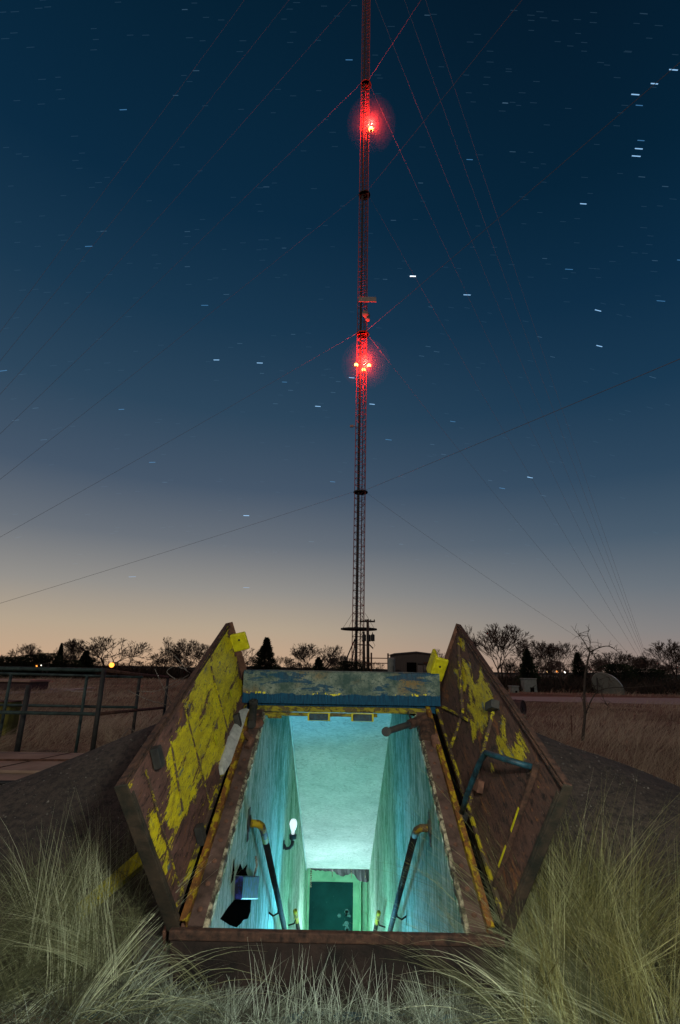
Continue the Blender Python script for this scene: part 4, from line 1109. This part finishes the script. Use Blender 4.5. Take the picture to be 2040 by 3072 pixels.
protos = {}
def plant(u, vtop, Y, kind, idx_, wf=1.0, label=''):
    src = (bare if kind == 'bare' else ever)[idx_]
    key = (kind, idx_)
    p = at(u, vtop, Y); h = p.z
    cat = {'bare_tree': 'tree', 'juniper_tree': 'tree', 'dark_shrub': 'shrub'}[src[0]]
    grp = {'bare_tree': 'leafless trees along the horizon', 'juniper_tree': 'dark evergreens along the horizon', 'dark_shrub': 'dark shrubs along the horizon'}[src[0]]
    if key not in protos:
        o = place_proto(src[0], src[1], label, cat, grp); protos[key] = o
    else:
        o = copy_tree(protos[key])
    o.location = (at(u, 2010, Y).x, Y, 0); o.rotation_euler = (0, 0, random.uniform(0, 6.28)); o.scale = (h * wf, h * wf, h)
    o["label"] = label
T_ = [
 (75, 1928, 66, 'bare', 4, .9, "twiggy leafless tree rising over the dark shrubs at far left"),
 (20, 1962, 64, 'bare', 1, 1.0, "low leafless tree at the left edge of the picture"),
 (165, 1940, 72, 'bare', 2, .9, "slender leafless tree behind the narrow juniper at left"),
 (235, 1913, 70, 'bare', 1, 1.0, "leafless tree third from the left between shrub and orange lamp"),
 (325, 1908, 70, 'bare', 2, 1.25, "broad leafless tree directly above the orange lamp"),
 (385, 1935, 74, 'bare', 3, 1.0, "low leafless tree just right of the orange lamp"),
 (447, 1908, 70, 'bare', 0, .95, "tall narrow leafless tree right of the orange lamp"),
 (500, 1945, 76, 'bare', 4, 1.0, "small leafless tree above the railing end post"),
 (546, 1914, 70, 'bare', 4, 1.0, "rounded leafless tree left of the yellow hatch leaf"),
 (615, 1930, 72, 'bare', 1, 1.0, "leafless tree partly behind the left hatch leaf edge"),
 (735, 1938, 72, 'bare', 2, 1.0, "leafless tree behind the yellow stop plate of the left leaf"),
 (865, 1975, 76, 'bare', 3, 1.0, "low leafless tree just right of the dark juniper"),
 (912, 1927, 70, 'bare', 4, 1.1, "broad leafless tree left of the tower above the lintel"),
 (972, 1932, 72, 'bare', 2, .9, "leafless tree nearest the tower on its left"),
 (1018, 1965, 76, 'bare', 1, 1.0, "small leafless tree touching the left of the tower base"),
 (1140, 1985, 78, 'bare', 0, 1.0, "tiny leafless tree seen through the pipe frame"),
 (1315, 1945, 72, 'bare', 3, .9, "leafless tree right of the shed behind the stop plate"),
 (1438, 1868, 40, 'bare', 0, .45, "thin bare sapling beside the tip of the right hatch leaf"),
 (1500, 1868, 60, 'bare', 4, 1.0, "largest leafless tree right of the right hatch leaf"),
 (1625, 1916, 66, 'bare', 1, 1.05, "spreading leafless tree behind the utility cabinet"),
 (1560, 1960, 70, 'bare', 2, 1.0, "small leafless tree between the largest tree and the juniper"),
 (1712, 1920, 68, 'bare', 2, .95, "leafless tree between wooden post and dead sapling"),
 (1790, 1985, 60, 'bare', 3, 1.3, "low leafless tree just behind the dead sapling"),
 (1860, 1952, 60, 'bare', 4, 1.2, "bushy leafless tree above the pale dish shell"),
 (1915, 1962, 62, 'bare', 1, 1.1, "leafless tree right of the one above the dish shell"),
 (2022, 1918, 56, 'bare', 4, 1.1, "leafless tree at the right edge of the picture"),
 (172, 1930, 64, 'ever', 0, .55, "narrow dark juniper at far left with a thin top"),
 (252, 1952, 62, 'ever', 1, 1.3, "squat dark juniper left of the orange lamp"),
 (795, 1914, 62, 'ever', 1, 1.05, "dark pointed juniper just right of the left hatch leaf"),
 (955, 1972, 60, 'ever', 0, 1.25, "small dark juniper in front of the leafless trees above the lintel"),
 (1585, 1948, 50, 'ever', 0, .95, "dark juniper behind the large pale cabinet"),
 (1737, 1958, 60, 'ever', 1, 1.0, "dark juniper left of the dead sapling"),
 (45, 1965, 58, 'ever', 2, 1.3, "big dark shrub mass at the left edge of the horizon"),
 (95, 1958, 60, 'ever', 3, 1.2, "dark shrub beside the tiny white lamp"),
 (135, 1952, 60, 'ever', 2, .9, "rounded dark shrub left of the narrow juniper"),
 (205, 1975, 60, 'ever', 3, 1.2, "low dark shrub right of the narrow juniper"),
 (1062, 1976, 47, 'ever', 3, 1.2, "spiky dark shrub at the foot of the tower"),
 (1850, 1985, 54, 'ever', 2, 1.0, "dark shrub behind the pale dish shell"),
 (1935, 2000, 54, 'ever', 3, 1.6, "low dark shrub near the right edge of the picture"),
]
for a in T_: plant(*a)
_r2 = random.Random(4)
for u in (8, 55, 120, 195, 275, 300, 360, 415, 480, 520, 580, 640, 700, 760, 835, 885, 945, 1000, 1040, 1350, 1390, 1465, 1535, 1600, 1660, 1690, 1760, 1825, 1885, 1950, 1985, 2035):
    plant(u + _r2.uniform(-8, 8), _r2.uniform(1958, 1988) + (u > 1300) * 8, _r2.uniform(62, 74) if u < 1100 else _r2.uniform(54, 66), 'bare', _r2.choice((1, 2, 4, 4)), _r2.uniform(.9, 1.4), "low twiggy leafless bush filling a gap in the horizon treeline")

# distant scrub that reads as one dark band (left, middle and right)
def scrub(name, u0, u1, Y0, Y1, h0, h1, n, label):
    X0, X1 = at(u0, 2010, Y1).x, at(u1, 2010, Y1).x
    y = rng.uniform(Y0, Y1, n); x = rng.uniform(X0, X1, n) * (y / Y1)
    b = np.stack([x, y, np.zeros(n)], 1)
    az = rng.uniform(0, 6.28, n); el = rng.uniform(.7, 1.5, n)
    d = dirs(az, el); ln = rng.uniform(h0, h1, n) * (1 + .25 * np.sin(x * .7) + .15 * np.sin(x * 2.3))
    o = blades(name, M['scrub'], b, d, dirs(az, el * .6), ln, np.full(n, .035) * Y1 / 60, rng.random(n), 3)
    tag(o, label, kind='stuff')
scrub('scrub', -300, 1000, 66, 84, .8, 1.75, 16000, "dark distant scrub along the left horizon")
scrub('scrub', 950, 2400, 43, 66, .5, 1.45, 22000, "dark distant scrub along the right horizon")
# the far land behind the scrub
fh = MB(); n_ = 80; vs = []
for i in range(n_ + 1):
    x = -700 + 1400 * i / n_
    h = 2.0 + .8 * math.sin(i * .37) + .5 * math.sin(i * 1.1)
    vs += [(x, 420, -1), (x, 440, h), (x, 520, h * .9), (x, 600, -1)]
fh.add(vs, [(4 * i + j, 4 * i + 4 + j, 4 * i + 5 + j, 4 * i + 1 + j) for i in range(n_) for j in range(3)])
tag(fh.build('hills', M['scrub']), "low dark far land on the horizon", kind='structure')

# dead sapling with the arching branch, right foreground
def px_branch(lst, Y, r0, r1, mb):
    pts = [at(1440 + X * .3827, 1850 + Yp * .3827, Y + (q[2] if len(q) > 2 else 0)) for q in lst for X, Yp in [q[:2]]]
    n = len(pts) - 1
    # smooth the polyline
    sm = []
    for i in range(n):
        p0, p1, p2, p3 = pts[max(i - 1, 0)], pts[i], pts[i + 1], pts[min(i + 2, n)]
        for k in range(4):
            t_ = k / 4
            sm.append(.5 * ((2 * p1) + (p2 - p0) * t_ + (2 * p0 - 5 * p1 + 4 * p2 - p3) * t_ ** 2 + (3 * p1 - p0 - 3 * p2 + p3) * t_ ** 3))
    sm.append(pts[-1])
    rr = [r0 + (r1 - r0) * i / (len(sm) - 1) for i in range(len(sm))]
    mb.tube(sm, rr, 6)
    return sm
DY = 12.2
dt = thing('dead_sapling', on(1750, 2222, 0), "dead leafless sapling with one arching branch standing in the right hand grass", 'tree')
tr = MB(); tr_pts = px_branch([(805, 975), (812, 880), (822, 780), (818, 640), (822, 480), (838, 380), (860, 280)], DY, .036, .018, tr)
tr.build('trunk', M['bark'], dt, smooth=True)
bmb = MB(); allp = []
for lst, r0, r1 in (([(860, 280), (825, 210), (780, 150), (735, 100)], .022, .006), ([(860, 280), (862, 200), (843, 140), (862, 98)], .016, .005),
                    ([(860, 280, 0), (930, 245, .1), (1010, 232, .2), (1085, 280, .3), (1140, 355, .3)], .022, .005), ([(872, 290), (935, 298), (975, 355)], .012, .003), ([(880, 290), (905, 340), (918, 420)], .010, .003),
                    ([(822, 780, 0), (880, 640, .1), (950, 575, .2), (1060, 555, .4), (1180, 555, .5), (1410, 538, .6)], .024, .005), ([(822, 720), (800, 620), (870, 560), (880, 520)], .014, .004),
                    ([(950, 610), (990, 680), (1040, 745)], .009, .003), ([(930, 500), (935, 570), (940, 600)], .006, .003), ([(1010, 560), (1020, 500), (1000, 470)], .007, .003)):
    allp += px_branch(lst, DY, r0 * .62, r1 * .7, bmb)
rnd = random.Random(5)
for i in range(150):
    p = rnd.choice(allp); d = Vector((rnd.gauss(0, 1), rnd.gauss(0, 1), rnd.gauss(.4, 1))).normalized() * rnd.uniform(.05, .28)
    bmb.tube([p, p + d * .5 + Vector((0, 0, .02)), p + d], [.005, .004, .002], 4, False)
bmb.build('branches', M['bark'], dt)

# arching dead twigs behind the left hatch leaf
tg = thing('dead_brush', on(560, 2240, .1), "pale arching dead twigs between the railing and the left hatch leaf", 'dead bush')
tb = MB(); rnd = random.Random(9); allp = []
def zz(lst, Y, r0, r1):
    pts = [at(X / 2.24, 1850 + Yp / 2.24, Y) for X, Yp in lst]
    sm = []
    n = len(pts) - 1
    for i in range(n):
        p0, p1, p2, p3 = pts[max(i - 1, 0)], pts[i], pts[i + 1], pts[min(i + 2, n)]
        for k in range(4):
            t_ = k / 4
            sm.append(.5 * ((2 * p1) + (p2 - p0) * t_ + (2 * p0 - 5 * p1 + 4 * p2 - p3) * t_ ** 2 + (3 * p1 - p0 - 3 * p2 + p3) * t_ ** 3))
    sm.append(pts[-1]); tb.tube(sm, [r0 + (r1 - r0) * i / (len(sm) - 1) for i in range(len(sm))], 5); return sm
for lst in ([(1160, 610), (1120, 520), (1080, 440), (1040, 350)], [(1180, 420), (1120, 370), (1190, 330), (1280, 380)], [(1260, 370), (1200, 290), (1130, 230), (1060, 220)],
            [(1150, 600), (1000, 560), (850, 490)], [(1270, 390), (1180, 440), (1050, 500), (920, 500)], [(1240, 420), (1170, 470), (1100, 480)], [(1000, 820), (930, 780), (860, 750)], [(1280, 330), (1230, 350), (1190, 330)],
            [(860, 760), (780, 850), (700, 910)], [(800, 1060), (790, 1000), (775, 980)], [(830, 1065), (560, 1065), (470, 1045), (390, 1030)]):
    allp += zz(lst, 5.6 if lst[0][1] < 1000 else 4.2, .0042, .002)
tb.build('twigs', M['twig'], tg)

# ================================================================== GRASS
def tussock(name, label, centre, rad_, n, lens, wmm, mat, azf, elf, bend, seed_tone=(.2, 1), nseg=7, cat='grass tussock'):
    o = thing(name, (centre[0], centre[1], centre[2]), label, cat)
    a = rng.uniform(0, 6.283, n); r = rad_ * np.sqrt(rng.random(n))
    b = np.stack([centre[0] + r * np.cos(a) * 1.2, centre[1] + r * np.sin(a) * .8, np.full(n, centre[2])], 1)
    ns = max(24, n // 20); sid = rng.integers(0, ns, n)           # blades gather in strands
    az, el = azf(ns, None if ns != n else a)[sid], elf(ns)[sid]
    az = az + rng.normal(0, .055, n); el = el + rng.normal(0, .04, n)
    d0 = dirs(az, el); st_state = rng.bit_generator.state
    d1 = bend(ns, az[:ns] * 0 + np.array([az[sid == q].mean() if (sid == q).any() else 0 for q in range(ns)]), None)[sid] + rng.normal(0, .06, (n, 3))
    kk = rng.random(n) < .18                                      # and a few go their own way
    d1[kk] = bend(int(kk.sum()), az[kk], None)
    sb = rng.normal(0, 1, (ns, 3)) * np.array([rad_, rad_ * .7, 0]) * .5
    b[:, :2] = np.array(centre[:2]) + (b[:, :2] - np.array(centre[:2])) * .12 + sb[sid][:, :2]
    slen = rng.uniform(.6, 1.1, ns)[sid]
    stone = rng.random(ns)[sid]
    ln = rng.uniform(lens[0], lens[1], n) * (.7 + .3 * rng.random(n)) * slen
    w_ = rng.uniform(wmm[0], wmm[1], n) / 2000
    tn = seed_tone[0] + (seed_tone[1] - seed_tone[0]) * np.clip(stone * .75 + rng.random(n) * .35, 0, 1) ** 2.2
    blades('blades', mat, b, d0, d1, ln, w_, tn, nseg, o)
    return o
def mixaz(specs):          # (weight, mean azimuth deg, spread deg)
    def f(n, a):
        ws = np.array([s[0] for s in specs], float); ws /= ws.sum()
        k = rng.choice(len(specs), n, p=ws)
        return np.radians(np.array([s[1] for s in specs])[k] + rng.normal(0, 1, n) * np.array([s[2] for s in specs])[k])
    return f
def elr(lo, hi): return lambda n: np.radians(rng.uniform(lo, hi, n))
def droop(lo, hi, wind=(0, 0)):
    def f(n, az, el):
        d = dirs(az + rng.normal(0, .3, n), np.radians(rng.uniform(lo, hi, n)))
        d[:, 0] += wind[0]; d[:, 1] += wind[1]; return d
    return f
# right of the hatch
R_LAB = "huge wind blown pale green grass tussock in front of the right hatch leaf"
tussock('grass_tussock', R_LAB, (1.20, 3.05, 0.04), .40, 2700, (.45, 1.25), (1.1, 2.4), M['blade_r'],
        mixaz([(2, 150, 9), (1.6, 118, 8), (3.4, 88, 10), (2, 58, 9), (1.8, 25, 12), (1.2, -15, 14)]), elr(34, 84), droop(-5, 60, (.03, 0)), (.15, 1))
tussock('grass_tussock', "pale grass clump sweeping left over the corner of the hatch frame", (1.08, 2.80, 0.03), .34, 1700, (.40, 1.05), (.9, 2.0), M['blade_l'],
        mixaz([(4, 160, 10), (2, 140, 8), (1, 100, 20)]), elr(18, 66), droop(0, 55, (-.2, 0)), (.1, 1))
tussock('grass_tussock', "olive grass tussock spreading at the lower right corner", (1.70, 2.95, 0.03), .55, 2100, (.35, 1.0), (1.2, 2.6), M['blade_r'],
        mixaz([(2, 8, 12), (2, 40, 12), (1.2, 80, 14), (1.5, 170, 25), (1, -30, 20)]), elr(8, 70), droop(-20, 40, (.1, 0)), (0, .8))
# left of the hatch
tussock('grass_tussock', "huge wind blown grey green grass tussock beside the left hatch leaf", (-1.20, 3.05, 0.04), .42, 2700, (.40, 1.0), (1.1, 2.4), M['blade_l'],
        mixaz([(2.4, 152, 10), (2.2, 122, 9), (2.2, 95, 9), (1.6, 62, 12), (1.4, 200, 14)]), elr(26, 82), droop(-5, 58, (-.08, 0)), (.15, 1))
tussock('grass_tussock', "flattened grass tussock in the lower left corner", (-1.80, 2.90, 0.02), .60, 2300, (.35, .95), (1.2, 2.8), M['blade_l'],
        mixaz([(3, 48, 12), (1.5, 75, 12), (2, 150, 25), (1.2, 15, 12)]), elr(8, 62), droop(-20, 40), (.05, .95))
tussock('grass_tussock', "small dark grass clump at the foot of the left hatch hinge", (-.90, 2.82, 0.02), .22, 1100, (.15, .5), (1.2, 2.4), M['blade_c'],
        mixaz([(2, 20, 30), (1, 150, 60), (1, 60, 40)]), elr(5, 75), droop(-30, 20, (.1, 0)), (0, .9))
tussock('grass_tussock', "tall loose grass tuft rising over the lower corner of the right hatch leaf", (1.12, 2.56, 0.0), .34, 420, (.55, 1.15), (.7, 1.7), M['blade_r'],
        mixaz([(2, 90, 12), (1.5, 65, 12), (1.5, 120, 12), (.6, 20, 20)]), elr(52, 86), droop(10, 70, (-.05, 0)), (.2, 1))
tussock('grass_clump', "ragged low grass clump against the right end of the sill", (.55, 2.72, 0.0), .30, 1100, (.12, .42), (1.1, 2.4), M['blade_c'],
        mixaz([(2, 140, 40), (1, 60, 40)]), elr(10, 78), droop(-30, 40), (.1, .9), 6)
tussock('grass_clump', "ragged low grass clump against the left end of the sill", (-.58, 2.72, 0.0), .28, 900, (.10, .38), (1.1, 2.4), M['blade_c'],
        mixaz([(2, 40, 40), (1, 120, 40)]), elr(10, 78), droop(-30, 40), (.1, .9), 6)
# short grey grass before the sill
tussock('grass_clump', "short tangled grey grass clump in front of the hatch sill", (.02, 2.70, 0.0), .55, 5200, (.07, .25), (1.2, 2.8), M['blade_c'],
        lambda n, a=None: rng.uniform(0, 6.283, n), elr(5, 78), droop(-40, 40), (.1, 1), 5)
n = 120                                      # a few long stalks over the sill
b = np.stack([rng.uniform(-.35, .25, n), rng.uniform(2.66, 2.74, n), np.zeros(n)], 1)
az = rng.uniform(0, 6.28, n)
st_ = thing('grass_stalks', (0, 2.7, 0), "few tall thin stalks rising before the sill centre", 'grass')
blades('blades', M['blade_c'], b, dirs(az, np.radians(rng.uniform(72, 88, n))), dirs(az, np.radians(rng.uniform(40, 85, n))), rng.uniform(.15, .32, n), np.full(n, .0011), rng.uniform(.5, 1, n), 5, st_)
n = 110                                      # long arching straws crossing the sill from both corners
sg_ = np.where(rng.random(n) < .5, -1, 1)
b = np.stack([sg_ * rng.uniform(.72, 1.1, n), rng.uniform(2.66, 2.76, n), rng.uniform(.0, .05, n)], 1)
az = np.where(sg_ < 0, 0, math.pi) + rng.normal(0, .3, n)
st_ = thing('long_straw', (0, 2.72, 0), "long arching dry straws crossing the front of the sill", 'grass')
blades('blades', M['blade_l'], b, dirs(az, np.radians(rng.uniform(15, 60, n))), dirs(az, np.radians(rng.uniform(-60, -5, n))), rng.uniform(.3, .8, n), np.full(n, .0016), rng.uniform(.3, 1, n), 8, st_)
# low mat of grass over the whole bottom edge
n = 15000
x = rng.uniform(-2.6, 2.6, n); y = rng.uniform(2.1, 2.76, n)
b = np.stack([x, y, np.zeros(n)], 1); az = rng.uniform(0, 6.28, n)
tag(blades('grass', M['blade_c'], b, dirs(az, np.radians(rng.uniform(5, 65, n))), dirs(az, np.radians(rng.uniform(-25, 30, n))), rng.uniform(.05, .28, n), rng.uniform(.0006, .0013, n), rng.random(n) ** 2.6, 5),
    "low tangled grass along the bottom edge", kind='stuff')
n = 9000                                     # wisps on the mound's skirt
x = np.where(rng.random(n) < .5, -1, 1) * rng.uniform(1.0, 3.2, n); y = rng.uniform(2.75, 3.3, n)
zb_ = np.array([max(mound_z(a, c) - .01, 0) for a, c in zip(x, y)])
az = rng.uniform(0, 6.28, n)
tag(blades('grass', M['blade_l'], np.stack([x, y, zb_], 1), dirs(az, np.radians(rng.uniform(20, 80, n))), dirs(az, np.radians(rng.uniform(-20, 40, n))), rng.uniform(.1, .34, n), rng.uniform(.0005, .001, n), rng.random(n) ** 1.5 * .7, 5),
    "thin grass at the foot of the mound", kind='stuff')

# tussock under the railing and its neighbours
c0 = on(135, 2236, .05)
tussock('grass_tussock', "round dry grass tussock under the railing at left", (c0.x, 8.15, .05), .30, 2600, (.5, 1.0), (4, 7), M['blade_f'],
        lambda n, a=None: rng.uniform(0, 6.283, n), elr(12, 80), droop(-25, 25), (.1, .9), 6)
c0 = on(395, 2225, .05)
tussock('grass_tussock', "dry brown grass tussock behind the railing corner post", (-2.9, 8.5, .05), .55, 2400, (.5, 1.0), (4, 7), M['blade_f'],
        lambda n, a=None: rng.uniform(0, 6.283, n), elr(20, 85), droop(-10, 40), (0, .7), 6)
tussock('grass_tussock', "dry brown grass tussock behind the middle railing post", (-2.2, 9.6, .1), .6, 2200, (.5, 1.0), (4, 7), M['blade_f'],
        lambda n, a=None: rng.uniform(0, 6.283, n), elr(20, 85), droop(-10, 40), (0, .7), 6)

def field(name, xr_, yr_, n, hl, hw, label, test=None, wind=.4):
    # denser near the camera: pick positions with a density that falls with distance
    y = yr_[0] * (yr_[1] / yr_[0]) ** rng.random(n)
    x = rng.uniform(-1, 1, n)
    x = (xr_[0] + xr_[1]) / 2 * y / yr_[1] + x * (xr_[1] - xr_[0]) / 2 * y / yr_[1]
    if test is not None:
        k = test(x, y); x, y = x[k], y[k]
    n = len(x)
    z = np.array([max(0, mound_z(a, c)) if (abs(a) < 6 and 2.3 < c < 12.5) else 0 for a, c in zip(x, y)])
    az = rng.normal(rad(10), 1.1, n); el = np.radians(rng.uniform(45, 88, n))
    clump = .6 + .5 * np.sin(x * 1.1 + y * .35) * np.sin(x * .43 - y * .9) + .25 * rng.random(n)
    ln = rng.uniform(hl[0], hl[1], n) * np.clip(clump, .25, 1.3)
    wd = rng.uniform(hw[0], hw[1], n) * (y / 12) ** .8
    tn = np.clip(.45 + .35 * np.sin(x * .5 + 1) * np.sin(y * .31) + rng.normal(0, .22, n), 0, 1)
    d1 = dirs(az + rng.normal(0, .3, n), np.radians(rng.uniform(-5, 55, n)))
    d1[:, 0] += wind
    tag(blades(name, M['blade_f'], np.stack([x, y, z - .01], 1), dirs(az, el), d1, ln, wd, tn, 4), label, kind='stuff')
off_mound = lambda x, y: np.array([mound_z(a, c) < .02 if (abs(a) < 6.5 and c < 12.5) else True for a, c in zip(x, y)])
on_slab = lambda x, y: (x < -2.4) & (x > -16) & (y < 7.6)
notroad = lambda x, y: ~((y > b0.y - 1.5) & (y < a1.y + 1) & (x > 8)) & ~((x < c1.x + 1) & (y > c3.y - 1) & (y < c0.y + 3))
field('grass', (2, 46), (5.5, 42), 46000, (.25, .62), (.0018, .0034), "dry brown windblown grass over the field at right", lambda x, y: off_mound(x, y) & notroad(x, y))
field('grass', (-50, -1), (8.0, 66), 46000, (.2, .5), (.0022, .004), "dry brown grass over the field at left", lambda x, y: off_mound(x, y) & ~on_slab(x, y) & notroad(x, y))

# loose stones on the mound
gs = MB(); _r3 = random.Random(12)
for i in range(1700):
    sx = _r3.choice((-1, 1)); x = sx * _r3.uniform(.86, 3.6); y = _r3.uniform(2.9, 6.4); z = mound_z(x, y)
    if z < .02: continue
    r = _r3.uniform(.003, .010) * (1.5 if _r3.random() < .06 else 1); a = _r3.uniform(0, 6.28)
    c4 = [Vector((x + r * cos(a + q) * _r3.uniform(.6, 1.2), y + r * sin(a + q) * _r3.uniform(.6, 1.2), z - r * .3)) for q in (0, 1.6, 3.1, 4.7)]
    gs.add(c4 + [Vector((x + _r3.gauss(0, r * .2), y, z + r * _r3.uniform(.5, .9)))], [(0, 1, 4), (1, 2, 4), (2, 3, 4), (3, 0, 4)])
M['stone'] = simple('mound_stones', L(.05, .045, .04), L(.22, .20, .18), 3, .95, 0, lo=.4, hi=.62)
tag(gs.build('gravel', M['stone']), "loose stones scattered over the mound", kind='stuff')

# ================================================================== LIGHTS
def point(name, p, e, col, size):
    l = bpy.data.lights.new(name, 'POINT'); l.energy = e; l.color = col; l.shadow_soft_size = size
    o = bpy.data.objects.new(name, l); COL.objects.link(o); o.location = p; return o
point('stair_lamp', (0.0, 9.9, -3.1), 125, (.66, .94, 1.0), .10)
point('stair_lamp_middle', (0.05, 7.1, -1.85), 54, (.34, 1.0, .86), .10)
sp_ = bpy.data.lights.new('stair_lamp_upper', 'SPOT'); sp_.energy = 120; sp_.color = (.10, .60, 1.0); sp_.shadow_soft_size = .08; sp_.spot_size = rad(125); sp_.spot_blend = .8
so_ = bpy.data.objects.new('stair_lamp_upper', sp_); COL.objects.link(so_); so_.location = (.12, 6.0, -1.25)
so_.rotation_euler = (Vector((-.60, 5.0, .75)) - Vector((.12, 6.0, -1.25))).to_track_quat('-Z', 'Y').to_euler()
point('stair_lamp_fill', (-.05, 5.2, -.95), 11, (.20, .75, 1.0), .10)
point('landing_lamp', (.15, 11.2, -3.4), 22, (.25, 1.0, .55), .12)
tl = point('hand_torch', (.45, .30, 1.95), 330, (.98, 1.0, .84), .16)

sl = bpy.data.lights.new('field_fill', 'SUN'); sl.energy = .42; sl.angle = rad(3); sl.color = (1, .84, .68)  # unseen fill lamp added to brighten the dark field
so = bpy.data.objects.new('field_fill', sl); COL.objects.link(so); so.rotation_euler = (rad(48), 0, rad(-38))

# ================================================================== RENDER
SC.view_settings.view_transform = 'Standard'; SC.view_settings.look = 'None'
SC.view_settings.exposure = 0; SC.view_settings.gamma = 1
SC.cycles.use_denoising = True
SC.cycles.max_bounces = 6; SC.cycles.diffuse_bounces = 3; SC.cycles.volume_bounces = 0
SC.cycles.transparent_max_bounces = 6
SC.cycles.sample_clamp_indirect = 4
